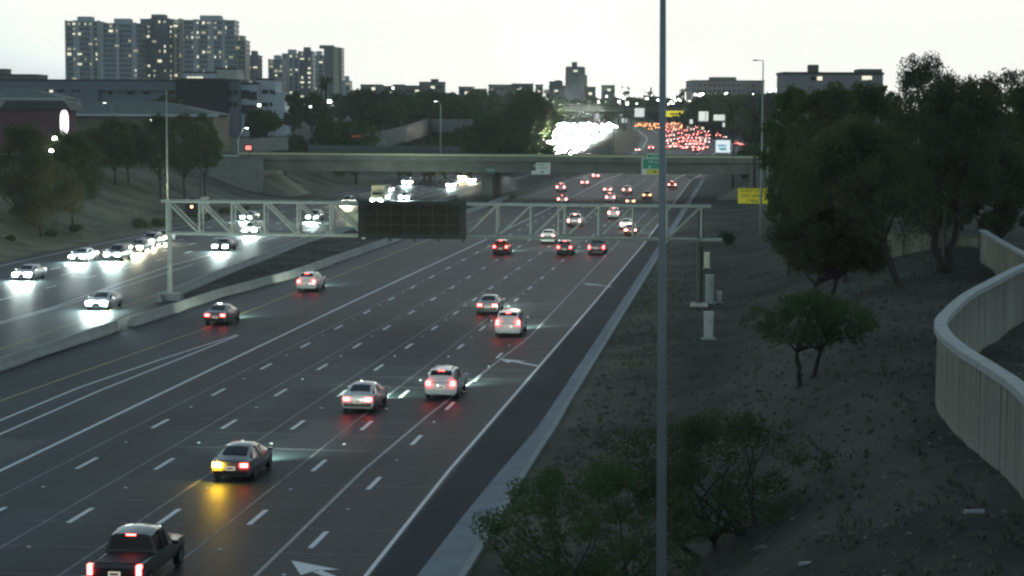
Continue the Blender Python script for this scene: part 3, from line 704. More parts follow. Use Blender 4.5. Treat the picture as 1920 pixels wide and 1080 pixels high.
# debris on the slope: two pale pipes and dark boulders
for (x, y, L, rz_, lb) in ((1515, 1064, .55, .25, 'short pale pipe lying on the dirt at the bottom edge'), (1826, 970, .55, .12, 'short pale pipe lying below the curved wall')):
    p = at(x, y, 50)
    for Yt in np.arange(35, 90, .5):
        p = at(x, y, Yt)
        if p.z <= ground_z(p.x, p.y): break
    mb = MB(); mb.bar((-L / 2, 0, .07), (L / 2, 0, .07), .065, n=10); o = obj('pipe', mb, mat('pale_pipe', (.42, .44, .44), .6), loc=(p.x, p.y, ground_z(p.x, p.y)), rz=rz_); tag(o, lb, 'pipe')
def rock(px, py, r, label):
    for Yt in np.arange(35, 400, 1.):
        p = at(px, py, Yt)
        if p.z <= ground_z(p.x, p.y): break
    mb = MB(); rr = random.Random(px * 7 + py); n = 9
    for k in range(5):
        for i in range(n):
            a = 2 * math.pi * i / n; z = k / 4; q = r * math.sqrt(max(.02, 1 - z * z)) * rr.uniform(.75, 1.15)
            mb.v.append((math.cos(a) * q, math.sin(a) * q * .8, z * r * .6 - .05))
    mb.f = [(k * n + i, k * n + (i + 1) % n, (k + 1) * n + (i + 1) % n, (k + 1) * n + i) for k in range(4) for i in range(n)]; mb.m = [0] * len(mb.f)
    o = obj('rock', mb, mat('rock', (.15, .14, .12), .9, var=.3, scale=4, bump=.5), loc=(p.x, p.y, ground_z(p.x, p.y)), smooth=False); tag(o, label, 'rock')
rock(1370, 915, .55, 'pale boulder half hidden right of the near bush')
rock(1280, 1010, .5, 'pale boulder beside the foot of the near pole')
rock(1430, 1040, .3, 'small dark stone on the dirt at the bottom right')
rock(1545, 1020, .35, 'flat dark stone above the pale pipe')

# ------------------------------------------------------------------ trees
def leaf_mesh(name, clumps, per, size, m, seed, hang=0.0, shell=0.35, flat=0.8):
    r = np.random.default_rng(seed); C, Rr = [], []
    for (cx, cy, cz, cr) in clumps:
        n = max(8, int(per * cr ** 2.2)); d = r.normal(size=(n, 3)); d /= np.linalg.norm(d, axis=1)[:, None] + 1e-9
        rad = cr * (shell + (1 - shell) * r.random(n)) ** .8; p = d * rad[:, None]; p[:, 2] *= flat
        if hang: p[:, 2] -= hang * cr * r.random(n) ** 2
        C.append(p + np.array([cx, cy, cz]))
    C = np.concatenate(C); n = len(C)
    u = r.normal(size=(n, 3)); u /= np.linalg.norm(u, axis=1)[:, None]
    v = r.normal(size=(n, 3)); 
    if hang: v[:, 2] *= 2.5
    v -= u * (u * v).sum(1)[:, None]; v /= np.linalg.norm(v, axis=1)[:, None] + 1e-9
    sz = size * r.uniform(.55, 1.3, n)[:, None]
    V = np.empty((n, 4, 3)); V[:, 0] = C - v * sz; V[:, 1] = C + u * sz * .42; V[:, 2] = C + v * sz; V[:, 3] = C - u * sz * .42
    me = bpy.data.meshes.new(name); me.vertices.add(4 * n); me.loops.add(4 * n); me.polygons.add(n)
    me.vertices.foreach_set('co', V.ravel()); me.loops.foreach_set('vertex_index', np.arange(4 * n, dtype=np.int32))
    me.polygons.foreach_set('loop_start', np.arange(0, 4 * n, 4, dtype=np.int32))
    try: me.polygons.foreach_set('loop_total', np.full(n, 4, dtype=np.int32))
    except Exception: pass
    me.materials.append(m); me.update(calc_edges=True); return me
def limb(mb, p, q, r0, r1, rr, bend=.12, n=7, seg=5):
    p, q = Vector(p), Vector(q); L = (q - p).length; pr = p; off = Vector((0, 0, 0))
    for i in range(1, seg + 1):
        k = i / seg; c = p.lerp(q, k)
        if i < seg: c += Vector((rr.uniform(-1, 1), rr.uniform(-1, 1), rr.uniform(-.3, .5))) * bend * L / seg * 1.5
        mb.bar(pr, c, r0 + (r1 - r0) * (i - 1) / seg, r0 + (r1 - r0) * k, n, cap=(i == 1)); pr = c
def make_tree(name, label, kind, loc, seed, H, R, per=260, size=.22, m=None, group=None, trunks=1, lean=(0, 0), crown_base=.4, nclump=16, hang=0.0, bark=BARK, tr=None, cr=(.22, .42), spread=.82):
    rr = random.Random(seed); t = thing(name, label, kind, loc, rr.uniform(-.3, .3), group); m = m or LEAF
    clumps = []; zb = H * crown_base
    for i in range(nclump):
        a = rr.uniform(0, 6.283); q = R * math.sqrt(rr.random()) * spread; zz = rr.random()
        z = zb + (H - zb) * (0.15 + .75 * zz); lim = math.sqrt(max(.08, 1 - (2 * zz - .85) ** 2 * .8))
        clumps.append((lean[0] + math.cos(a) * q * lim, lean[1] + math.sin(a) * q * lim, z, R * rr.uniform(*cr)))
    tb = MB(); tr = tr or R * .05 + .05; heads = clumps[:]
    for k in range(trunks):
        base = Vector(((k - (trunks - 1) / 2) * .4, 0, -.3)); fork = Vector((lean[0] * .5 + (k - (trunks - 1) / 2) * R * .35, lean[1] * .5, zb * rr.uniform(.75, 1.0)))
        limb(tb, base, fork, tr, tr * .7, rr)
        for c in heads[k::trunks][:9]: limb(tb, fork, (c[0], c[1], c[2]), tr * .5, tr * .12, rr, n=5, seg=4)
    obj('trunk', tb, bark, parent=t, smooth=True)
    obj('crown', leaf_mesh('crown', clumps, per / (R * .32) ** 2.2 if R else per, size, m, seed, hang), parent=t)
    return t
def tree_px(px, pyb, pyt, halfw_px, Y, **k):
    b = at(px, pyb, Y); z = ground_z(b.x, b.y); tp = at(px, pyt, Y)
    return make_tree(loc=(b.x, b.y, z), H=tp.z - z, R=halfw_px * Y / F, **k)
# near right, custom trees
tree_px(1120, 1040, 850, 205, 62, name='mesquite_tree', label='near dark green mesquite bush left of the pale pole, at the bottom edge', kind='tree', seed=11, per=950, size=.068, m=LEAFG, trunks=3, crown_base=.06, nclump=150, cr=(.06, .18), spread=1.08, tr=.11)
tree_px(1340, 975, 765, 225, 67, name='mesquite_tree', label='near dark green mesquite bush right of the pale pole', kind='tree', seed=12, per=950, size=.068, m=LEAFG, trunks=3, crown_base=.08, nclump=150, cr=(.06, .18), spread=1.08, tr=.11)
tree_px(1508, 770, 548, 128, 90.6, name='palo_verde_tree', label='small round green tree with two curved thin trunks on the slope', kind='tree', seed=5, per=620, size=.075, m=LEAFG, trunks=2, crown_base=.40, nclump=130, cr=(.08, .20), spread=1.05, lean=(.3, 0), tr=.13)
tree_px(1548, 545, 385, 120, 132, name='mesquite_tree', label='mid-size tree with short crooked trunk behind the small round tree', kind='tree', seed=15, per=900, size=.13, trunks=2, crown_base=.30, nclump=60, cr=(.12, .28), spread=.95, tr=.2)
tree_px(1690, 612, 215, 150, 128, name='eucalyptus_tree', label='tall eucalyptus with a trunk leaning left, in the middle of the right-hand trees', kind='tree', seed=17, per=700, size=.14, crown_base=.30, nclump=80, cr=(.12, .26), spread=.95, hang=1.0, lean=(-2.6, 0), tr=.28)
tree_px(1765, 592, 125, 150, 138, name='eucalyptus_tree', label='tall forked eucalyptus rising beside the curved noise wall', kind='tree', seed=18, per=700, size=.14, trunks=2, crown_base=.34, nclump=80, cr=(.12, .26), spread=.95, hang=1.0, tr=.3)
spots = [(1478, 470, 168, 62, 190, 'left-most tall olive tree of the dense right-hand group'), (1545, 470, 172, 90, 182, 'broad olive tree rising in front of the far grey building'),
         (1628, 480, 178, 85, 190, 'olive tree with drooping foliage in the middle of the right-hand group'), (1720, 480, 108, 90, 205, 'highest tree on the right, its top standing over the roofline'),
         (1800, 470, 150, 90, 190, 'dark rounded tree in the upper right'), (1870, 450, 135, 85, 175, 'tall tree near the right edge with a ragged top'), (1935, 440, 120, 80, 165, 'tree cut by the right edge of the frame'),
         (1585, 500, 250, 95, 160, 'lower dark tree filling the gap under the tall ones'), (1870, 480, 280, 80, 155, 'low dense tree above the far noise wall arm'), (1478, 430, 230, 38, 240, 'narrow tree just right of the slender light pole'),
         (1520, 450, 300, 60, 200, 'dark low tree at the left end of the right-hand group'), (1750, 480, 300, 80, 165, 'dark tree between the two tall eucalypts'), (1475, 450, 330, 40, 230, 'small dark tree above the slope right of the yellow sign')]
for i, (px, pb, pt, hw_, Y, lb) in enumerate(spots):
    tree_px(px, pb, pt - (45 if px < 1650 else 30), hw_, Y, name='eucalyptus_tree', label=lb, kind='tree', seed=40 + i, per=460, size=.17, crown_base=.12, nclump=75, hang=.8, cr=(.13, .28), spread=.95, m=LEAF if i % 3 else LEAFG)
for i, (px, pt, hw_, Y, lb) in enumerate([(1475, 166, 40, 300, 'treetop right of the slender light pole, before the grey building'), (1530, 172, 48, 290, 'second treetop before the grey building, from the left'), (1590, 164, 48, 295, 'third treetop before the grey building, from the left'), (1650, 152, 48, 280, 'treetop at the right end of the grey building')]):
    tree_px(px, 400, pt - 12, hw_, Y, name='eucalyptus_tree', label=lb, kind='tree', seed=70 + i, per=300, size=.3, crown_base=.1, nclump=60, hang=.6, cr=(.15, .3), spread=.95)
# shrubs by the gantry end
def shrub(px, py, r, Y, label, seed, m=LEAFG):
    b = at(px, py, Y); z = ground_z(b.x, b.y); rr = random.Random(seed)
    cl = [(rr.uniform(-.6, .6) * r, rr.uniform(-.5, .5) * r, r * rr.uniform(.2, .6), r * rr.uniform(.35, .55)) for _ in range(7)]
    t = thing('shrub', label, 'shrub', (b.x, b.y, z)); mb = MB()
    for c in cl[:4]: limb(mb, (0, 0, -.1), c[:3], .05, .02, rr, n=5, seg=2)
    obj('stems', mb, BARK, parent=t); obj('foliage', leaf_mesh('foliage', cl, 200 / (r * .45) ** 2.2, .14, m, seed), parent=t)
shrub(1362, 435, 1.7, 255, 'round dark shrub right of the gantry end', 3); shrub(1345, 447, 1.0, 250, 'low dark shrub just behind the gantry bracket', 4)
for i, (x, y, r, Y) in enumerate(((60, 405, 1.0, 262), (140, 396, 1.3, 268), (95, 412, .9, 258), (265, 388, 1.6, 285), (300, 392, 1.4, 290), (20, 430, .8, 245), (420, 372, 1.1, 330), (458, 374, .9, 340))):
    shrub(x, y, r, Y, ['low shrub at far left of the bank', 'roundest shrub on the left bank', 'small shrub below the roundest one', 'broad shrub left of the gantry top', 'shrub touching the gantry top from behind', 'tiny shrub at the left edge', 'shrub below the retaining wall, left one', 'shrub below the retaining wall, right one'][i], 60 + i)
# left bank trees
lt = [(40, 372, 232, 62, 262, 'dark leafy tree at the left edge of the frame'), (135, 360, 250, 58, 272, 'dark tree with bare leaning trunk on the left bank'), (75, 390, 285, 60, 255, 'low dense tree in front at the left edge'),
      (215, 322, 225, 42, 335, 'tree with clear trunk left of the thin light pole'), (240, 325, 232, 34, 345, 'slim tree beside the pale footway'), (300, 322, 215, 48, 340, 'tree just left of the thin light pole'),
      (345, 312, 212, 40, 350, 'tree right of the thin light pole with long trunk'), (383, 310, 210, 30, 362, 'narrow willow-like tree before the black building'), (178, 330, 245, 36, 330, 'small dark tree between the bank trees')]
for i, (px, pb, pt, hw_, Y, lb) in enumerate(lt):
    tree_px(px, pb, pt - 8, hw_ * 1.3, Y, name='mesquite_tree', label=lb, kind='tree', seed=80 + i, per=420, size=.19, cr=(.14, .32), spread=.92, crown_base=.22 if i not in (0, 2) else .08, nclump=60, hang=.5, m=LEAFG if i % 2 else LEAF, tr=.2)
# mid-distance trees: a few kinds, then copies
def far_tree(seed, m, H=10., R=4.2, hang=.2, cb=.15, size=.55, per=90, ncl=20):
    return make_tree('leafy_tree', 'x', 'tree', (0, -500, -100), seed, H, R, per=per, size=size, m=m, crown_base=cb, nclump=ncl, hang=hang)
KINDS = [far_tree(101, LEAF), far_tree(102, LEAFG, 9, 4.6), far_tree(103, LEAF, 12, 3.6, .4), far_tree(104, LEAFG, 8, 5), far_tree(105, LEAF, 11, 5.2, .1)]
def palm(seed):
    rr = random.Random(seed); t = thing('palm_tree', 'x', 'palm', (0, -500, -100)); mb = MB(); limb(mb, (0, 0, -.3), (rr.uniform(-.3, .3), 0, 10), .2, .15, rr, .03); obj('trunk', mb, BARK, parent=t)
    fr = MB()
    for i in range(34):
        a = rr.uniform(0, 6.283); e = rr.uniform(-.9, 1.1); L = rr.uniform(1.3, 1.9); d = Vector((math.cos(a) * math.cos(e), math.sin(a) * math.cos(e), math.sin(e)))
        s = d.orthogonal().normalized() * .2; p = Vector((0, 0, 10)); q = p + d * L * .6; e2 = p + d * L + Vector((0, 0, -.45))
        fr.add([p, q + s, e2, q - s], [(0, 1, 2, 3)])
    obj('crown', fr, LEAF, parent=t); return t
PALM = palm(5); used = set()
def put_tree(k, px, pyt, Y, label, scale_h=None, pyb=None, wide=1.0, group='trees beyond the bridge', kind=None, H0=10.):
    proto = KINDS[k] if kind is None else kind
    tp = at(px, pyt, Y); z = ground_z(tp.x, tp.y); H = {0: 10., 1: 9., 2: 12., 3: 8., 4: 11.}[k] if kind is None else 10.6
    s = max(2.0, tp.z - z) / H; key = id(proto)
    sc = (s * wide, s * wide, s); rz = random.uniform(0, 6.283)
    if key in used: c = copy_thing(proto, (tp.x, tp.y, z - .1), rz, sc, label, group)
    else: used.add(key); c = proto; c.location = (tp.x, tp.y, z - .1); c.scale = sc; c.rotation_euler = (0, 0, rz); c['label'] = label; c['group'] = group
    return c
R2 = random.Random(3)
ORD = ('first second third fourth fifth sixth seventh eighth ninth tenth eleventh twelfth thirteenth fourteenth fifteenth sixteenth seventeenth eighteenth nineteenth twentieth '
       'twenty-first twenty-second twenty-third twenty-fourth twenty-fifth twenty-sixth twenty-seventh twenty-eighth twenty-ninth thirtieth thirty-first thirty-second thirty-third thirty-fourth').split()
named = [(480, 200, 520, 'dark tree in front of the pale stepped building, left one'), (505, 205, 530, 'dark tree in front of the pale stepped building, right one'), (550, 168, 640, 'tall tree right of the pale stepped building'), (585, 172, 700, 'tree below the second tower cluster'),
         (620, 215, 520, 'dark tall conifer-like tree below the bright street light'), (560, 250, 470, 'bright green bushes at the bridge end'), (535, 255, 450, 'small green tree beside the red lit sign'), (600, 240, 480, 'dark tree left of the traffic signal'), (668, 228, 470, 'dark tree right behind the traffic signal'),
         (310, 178, 560, 'round dark tree rising behind the green church roof')]
for i, (px, pt, Y, lb) in enumerate(named): put_tree(i % 5, px, pt, Y, lb, wide=.9, group='trees beyond the bridge')
rowsT = [((640, 1000), (166, 182), (760, 900), 34, 'dark treetop in skyline row left of centre tower'), ((690, 1000), (185, 210), (620, 740), 22, 'dark tree in the middle rows left of the glare'),
         ((880, 1010), (215, 262), (560, 680), 16, 'dark tree on the bank beside the headlight glare'), ((1000, 1440), (178, 192), (1150, 1300), 34, 'small far tree on horizon right of centre tower'),
         ((1318, 1455), (172, 190), (915, 1010), 30, 'dark tree below the reddish building'), ((700, 880), (196, 214), (700, 760), 12, 'dark tree just above the long sound wall'), ((745, 900), (255, 275), (480, 520), 9, 'low bush on the slope below the sound wall'), ((1402, 1480), (215, 300), (420, 520), 8, 'dark tree behind the slender light pole')]
for (xa, xb), (ya, yb), (Ya, Yb), n, lb in rowsT:
    for i in range(n):
        px = xa + (xb - xa) * (i + R2.random()) / n; Y = R2.uniform(Ya, Yb)
        put_tree(R2.randrange(5), px, R2.uniform(ya, yb), Y, lb + ', %s from the left' % ORD[i], wide=R2.uniform(1.0, 1.6), group=lb.replace('dark treetop', 'treetops').replace('dark tree', 'trees').replace('small far tree', 'far trees').replace('low bush', 'bushes'))
for px, pt, Y, w_, lb in ((612, 145, 620, 1.3, 'tall palm with round head before the second tower cluster'), (1024, 168, 900, .8, 'small palm left of the centre tower base'), (1172, 163, 1000, 1.2, 'distant palm on the skyline, left of the pale pole'), (1216, 165, 1000, 1.1, 'distant palm close to the left of the pale pole'),
                          (1283, 167, 1000, 1.4, 'distant wide palm just right of the pale pole'), (1377, 195, 395, .75, 'dark slim palm at the right end of the bridge'), (1418, 205, 380, 1.2, 'stout palm left of the slender light pole'), (1395, 238, 420, .8, 'short palm between the two taller ones')):
    put_tree(0, px, pt, Y, lb, wide=w_ * .8, kind=PALM, group='palm trees')

# ------------------------------------------------------------------ buildings
BG = mat('facade_grey_blue', (.20, .22, .25), .8, var=.08, scale=.1); BL = mat('facade_light_grey', (.58, .61, .63), .8, var=.06, scale=.1)
BK = mat('facade_black', (.035, .035, .04), .8); BT = mat('facade_tan', (.22, .19, .13), .8, var=.1, scale=.3); BR_ = mat('facade_maroon', (.16, .075, .085), .8, var=.1)
ROOFG = mat('roof_green', (.085, .115, .10), .7, var=.1, scale=.5, stretch=(6, .4, 1)); FAC = mat('facade_dusk_brown', (.16, .15, .125), .85, var=.1, scale=.05)
WIN = mat('window_dark', (.03, .035, .045), .25)
unit = {}
def winmesh(name, m, d=.12):
    if name not in unit: mb = MB(); mb.box((0, 0, 0), (1, d, 1)); unit[name] = mb.mesh(name, m)
    return unit[name]
def block(px0, px1, pyt, Y, name, label, m, depth=20., cat='building', pyb=None, roof_t=.6, parapet=True):
    a, b = at(px0, pyt, Y), at(px1, pyt, Y); z = ground_z((a.x + b.x) / 2, Y) - .5
    t = thing(name, label, cat, ((a.x + b.x) / 2, Y, z)); W_, H = b.x - a.x, a.z - z
    mb = MB(); mb.box((0, depth / 2, H / 2), (W_, depth, H)); obj('wall', mb, m, parent=t)
    if parapet: mb = MB(); mb.box((0, depth / 2, H + roof_t / 2), (W_ + .5, depth + .5, roof_t)); obj('roof', mb, STEELD, parent=t)
    return t, W_, H
def wins(t, pts, w_, h_, Y, lit=(), m=None, frame=True):
    """pts in picture pixels of window centres on the front face"""
    for i, (px, py) in enumerate(pts):
        p = at(px, py, Y - .08); l = i in lit
        o = obj('window', winmesh('window_lit' if l else 'window', LIT if l else WIN), parent=t, loc=p - t.location); o.scale = (w_, 1, h_)
t, W_, H = block(-60, 160, 151, 680, 'office_building', 'long low grey-blue building at the left edge under the towers', BG)
wins(t, [(88, 171), (96, 171), (110, 170), (117, 170), (137, 170), (147, 170), (20, 172), (35, 172)], 1.2, .8, 680, lit=(1,))
t, W_, H = block(153, 336, 152, 650, 'office_building', 'long grey-blue building with a row of small dark windows', BG)
wins(t, [(207, 174), (242, 174), (248, 174), (271, 174), (278, 174), (318, 173), (324, 173)], 1.3, 1.2, 650)
mb = MB(); mb.box((-W_ / 2 + 3, -1.2, H / 2 - 1), (5.5, 2.4, H - 2)); obj('stair_block', mb, BG, parent=t)
mb = MB(); mb.box((2, -.3, H - 3.2), (W_ - 8, .5, .35)); obj('ledge', mb, STEELD, parent=t)
t, W_, H = block(330, 424, 150, 640, 'dark_building', 'black windowless block in the middle of the grey-blue building', BK)
wins(t, [(403, 223), (426, 222)], 1.1, 1.8, 640, lit=(0, 1))
t, W_, H = block(424, 448, 152, 645, 'office_building', 'narrow grey bay right of the black block', BG); wins(t, [(430, 174), (431, 196), (441, 174), (441, 196)], 1.4, 1.6, 645)
t, W_, H = block(447, 482, 158, 650, 'apartment_building', 'grey building with large square dark balcony openings', BL); wins(t, [(460, 177), (474, 180), (460, 205), (474, 205)], 2.6, 2.8, 650)
t, W_, H = block(481, 516, 150, 655, 'apartment_building', 'pale stepped apartment building at the right end of the row', BL)
wins(t, [(494, 172), (500, 172), (508, 172), (514, 174), (494, 196), (500, 196), (508, 196), (494, 220), (504, 220)], 1.0, 1.3, 655)
mb = MB(); mb.box((W_ / 2 + 1.5, 8, H / 2 - 2), (3, 16, H - 4)); obj('side_wing', mb, BL, parent=t)
t, W_, H = block(343, 406, 137, 800, 'roof_house', 'pale rooftop storey showing above the black block, left half', BL, cat='building'); wins(t, [(354, 146), (362, 146), (370, 146), (377, 146)], 1.4, 1.0, 800, lit=(0, 1, 2, 3))
t, W_, H = block(405, 444, 130, 800, 'roof_house', 'brighter pale rooftop box just right of the other rooftop storey', mat('facade_pale', (.5, .5, .42), .7), cat='building')
t, W_, H = block(-40, 70, 141, 900, 'far_building', 'low far building at the upper left with a rooftop unit', FAC); mb = MB(); mb.box((-6, 6, H + 1.5), (10, 8, 3)); obj('roof_unit', mb, FAC, parent=t)
def hip(px0, px1, ridge0, ridge1, pe0, pr, Y, name, label, wallm, depth=26., pyb=None):
    a, b = at(px0, pe0, Y), at(px1, pe0, Y); z = ground_z((a.x + b.x) / 2, Y) - .4; r0, r1 = at(ridge0, pr, Y + depth / 2), at(ridge1, pr, Y + depth / 2)
    t = thing(name, label, 'building', ((a.x + b.x) / 2, Y, z)); o = t.location
    mb = MB(); mb.box((0, depth / 2, (a.z - z) / 2), (b.x - a.x - 2, depth - 2, a.z - z)); obj('wall', mb, wallm, parent=t)
    zz = a.z - z; x0, x1 = a.x - o.x, b.x - o.x; q0, q1 = r0.x - o.x, r1.x - o.x; rz_ = r0.z - z
    mb = MB(); mb.add([(x0, 0, zz), (x1, 0, zz), (x1, depth, zz), (x0, depth, zz), (q0, depth / 2, rz_), (q1, depth / 2, rz_)], [(0, 1, 5, 4), (1, 2, 5), (2, 3, 4, 5), (3, 0, 4)]); obj('roof', mb, ROOFG, parent=t)
    mb = MB(); mb.box(((x0 + x1) / 2, -.1, zz - .15), (x1 - x0 + .4, .25, .5)); obj('fascia', mb, BL, parent=t); return t
hip(128, 408, 185, 312, 214, 190, 455, 'church', 'large low hall with green-grey hipped roof behind the left trees', BT)
hip(-60, 122, -20, 55, 184, 165, 560, 'hall_building', 'low hall with a green-grey roof and pale wall at the left edge', BL)
t, W_, H = block(-60, 112, 206, 425, 'maroon_building', 'maroon shop building with a dark roof at the left edge', BR_, depth=16)
mb = MB(); mb.box((4, 8, H + 1.0), (W_ * .8, 14, 1.8), taper=.8); obj('roof_cap', mb, mat('roof_dark', (.04, .05, .045), .7), parent=t)
p = at(121, 230, 421); t = thing('lit_oval_sign', 'tall glowing pinkish-white oval sign at the corner of the maroon building', 'lit sign', p)
mb = MB(); n = 24; k = 421 / F
for j, (yy, sc) in enumerate(((.25, 1.06), (-.2, 1.06))):
    for i in range(n): a = 2 * math.pi * i / n; mb.v.append((math.copysign(abs(math.cos(a)) ** .8, math.cos(a)) * 8 * k * sc, yy, math.copysign(abs(math.sin(a)) ** .6, math.sin(a)) * 23.5 * k * sc))
mb.f = [(i, (i + 1) % n, n + (i + 1) % n, n + i) for i in range(n)] + [tuple(range(n))]; mb.m = [0] * len(mb.f); obj('housing', mb, BR_, parent=t)
mb = MB(); mb.add([(math.copysign(abs(math.cos(2 * math.pi * i / n)) ** .8, math.cos(2 * math.pi * i / n)) * 8 * k, -.22, math.copysign(abs(math.sin(2 * math.pi * i / n)) ** .6, math.sin(2 * math.pi * i / n)) * 23.5 * k) for i in range(n)], [tuple(range(n))])
obj('lit_face', mb, emit('oval_face', (1, .93, .98), 2.2, True), parent=t)
# towers
def tower(px0, px1, pyt, Y, label, m, bands, lit=.12, floors=None, depth=26., edge=None, seed=1, roof=None, name='tower_block', litw=None):
    rr = random.Random(seed); a, b = at(px0, pyt, Y), at(px1, pyt, Y); z = 10.0; t = thing(name, label, 'tower', ((a.x + b.x) / 2, Y, z)); W_, H = b.x - a.x, a.z - z
    mb = MB(); mb.box((0, depth / 2, H / 2), (W_ - .8, depth - .8, H - .3)); obj('glazing', mb, mat('tower_glass', (.17, .19, .205), .4, var=.3, scale=.4, stretch=(1, 1, .3)), parent=t)
    nf = floors or int(H / 3.6); sl = MB()
    for i in range(nf + 1): sl.box((0, depth / 2, H * i / nf), (W_, depth, .75))
    obj('floor_slabs', sl, m, parent=t, kind='stuff')
    for (u0, u1) in bands:
        mb = MB(); mb.box((W_ * ((u0 + u1) / 2 - .5), -.5, H / 2 + .4), (W_ * (u1 - u0), 1.6, H + .8)); obj('pier', mb, edge or m, parent=t)
    for (r0, r1, h) in (roof or [(.3, .7, 4)]):
        mb = MB(); mb.box((W_ * ((r0 + r1) / 2 - .5), depth / 2, H + h / 2), (W_ * (r1 - r0), depth * .5, h)); obj('roof_room', mb, m, parent=t)
    nc = max(2, int(W_ / 4.2)); c = 0
    for i in range(nf):
        for j in range(nc):
            if rr.random() < lit * 1.7:
                u = (j + .5) / nc
                o = obj('lit_window', winmesh(*rr.choice((('lit_window', LIT), ('lit_window_dim', LITD), ('lit_window_dim', LITD)))), parent=t, loc=(W_ * (u - .5) * .95, .28 if not any(b0 <= u <= b1 for b0, b1 in bands) else -1.36, H * (i + .5) / nf)); o.scale = (rr.choice((1.3, 2.0, 3.2)), 1, rr.uniform(1.2, 2.2)); c += 1
    return t
TG = mat('tower_grey', (.46, .49, .49), .8, var=.08, scale=.05); TW = mat('tower_pale', (.48, .50, .48), .8, var=.06); TD = mat('tower_dark', (.18, .20, .20), .8); TB = mat('tower_beige', (.55, .52, .36), .8); TBR = mat('tower_brown', (.22, .20, .175), .85)
tower(122, 187, 40, 1500, 'left-most grey tower with two dark window strips', TG, [(0, .05), (.24, .42), (.72, .82), (.93, 1)], .16, edge=TW, seed=2)
tower(188, 262, 44, 1480, 'grey tower with a lit yellowish upper-left corner', TG, [(.0, .08), (.4, .48), (.80, .92)], .08, seed=3, litw=LIT)
tower(262, 325, 36, 1510, 'dark tower with many lit windows at the right half', TD, [(.3, .36), (.8, .9)], .2, seed=4)
tower(325, 343, 44, 1505, 'narrow beige lit concrete tower strip', TB, [(.1, .3), (.7, .9)], .1, seed=5, edge=TB)
tower(343, 440, 38, 1490, 'wide grey-green tower behind the rooftop boxes', TG, [(.2, .3), (.48, .6), (.75, .82)], .14, seed=6)
tower(440, 461, 76, 1500, 'narrow tower with beige balconies stacked up its side', TB, [(0, .25)], .1, seed=7, edge=TG)
tower(462, 485, 104, 1600, 'short brown tower right of the balcony tower', TBR, [(.55, 1)], .05, seed=8, edge=mat('tower_pink', (.30, .24, .23), .8))
tower(503, 532, 112, 1650, 'lowest tower at the left of the second cluster', TG, [(.0, .1), (.9, 1)], .16, seed=9)
tower(528, 562, 101, 1700, 'blue-green tower in the second cluster', TG, [(.3, .45), (.6, .7)], .14, seed=10)
tower(559, 587, 97, 1640, 'brown-windowed tower with horizontal lit strips', TBR, [(0, .08), (.85, 1)], .3, seed=11, edge=TG)
tower(585, 607, 104, 1690, 'pale slim tower left of the tallest in the cluster', TW, [(.4, .6)], .2, seed=12)
tower(606, 641, 90, 1600, 'tallest brown tower of the second cluster with a pale right edge', TBR, [(.55, .85)], .08, seed=13, edge=TB, roof=[(-.25, .5, 2.5)])
tower(640, 656, 152, 1500, 'small pale block at the foot of the second cluster', TW, [(.2, .5)], .1, seed=14)
tower(1061, 1097, 128, 1500, 'lone dark brown tower above the middle of the freeway', TBR, [(.0, .35), (.65, 1)], .04, seed=15, roof=[(.35, .6, 5), (.05, .95, 1.5)])
tower(1088, 1102, 142, 1510, 'lower shoulder block right of the lone tower', TBR, [(.3, .7)], .03, seed=16)
# low skyline blocks
sky_b = [(676, 715, 160, 1150), (718, 742, 163, 1180), (737, 757, 160, 1200), (757, 788, 162, 1150), (786, 833, 155, 1160), (808, 820, 150, 1170), (860, 888, 164, 1200), (886, 912, 168, 1210), (916, 960, 160, 1250), (960, 1000, 158, 1260), (1005, 1018, 160, 1250), (1031, 1055, 154, 1300), (1042, 1052, 152, 1320), (1098, 1117, 164, 1300), (1130, 1153, 161, 1300), (1030, 1060, 162, 1290)]
for i, (a, b, y, Y) in enumerate(sky_b):
    t, W_, H = block(a, b, y, Y, 'low_building', ('low dark block on the skyline around the lone tower, %s from the left' % ORD[sorted(q[0] for q in sky_b).index(a)]), FAC if i % 2 else TBR, cat='building'); t['group'] = 'low skyline blocks'
    wins(t, [(R2.uniform(a + 3, b - 3), y + R2.uniform(6, 14)) for _ in range(3)], 2.2, 1.6, Y, lit=(0,))
t, W_, H = block(1298, 1433, 152, 1100, 'hospital_building', 'long reddish-brown flat-roofed building right of the pale pole', mat('facade_reddish', (.26, .20, .19), .85, var=.08), depth=40)
mb = MB(); mb.box((-2, 12, H + 1.2), (14, 14, 2.4)); obj('roof_room', mb, FAC, parent=t); mb = MB(); mb.box((10, -.6, H / 2), (3.4, 1.4, H)); obj('pier', mb, mat('facade_reddish_pale', (.24, .20, .18), .8), parent=t)
wins(t, [(1313 + 9 * i, 160 + 11 * j) for i in range(12) for j in range(2)], 1.3, 1.1, 1100)
t, W_, H = block(1470, 1656, 139, 520, 'warehouse_building', 'large grey flat-roofed building behind the right-hand trees', mat('facade_grey_brown', (.30, .28, .27), .85, var=.06), depth=14)
wins(t, [(1537, 147), (1621, 146), (1630, 146), (1525, 147)], 1.3, 1.0, 520, lit=(0, 1, 2)); mb = MB(); mb.box((-4.5, 6, H + 1.3), (2.4, 4, 2.6)); obj('roof_unit', mb, FAC, parent=t); mb = MB(); mb.box((10, 6, H + .8), (6, 8, 1.4)); obj('roof_room', mb, FAC, parent=t)
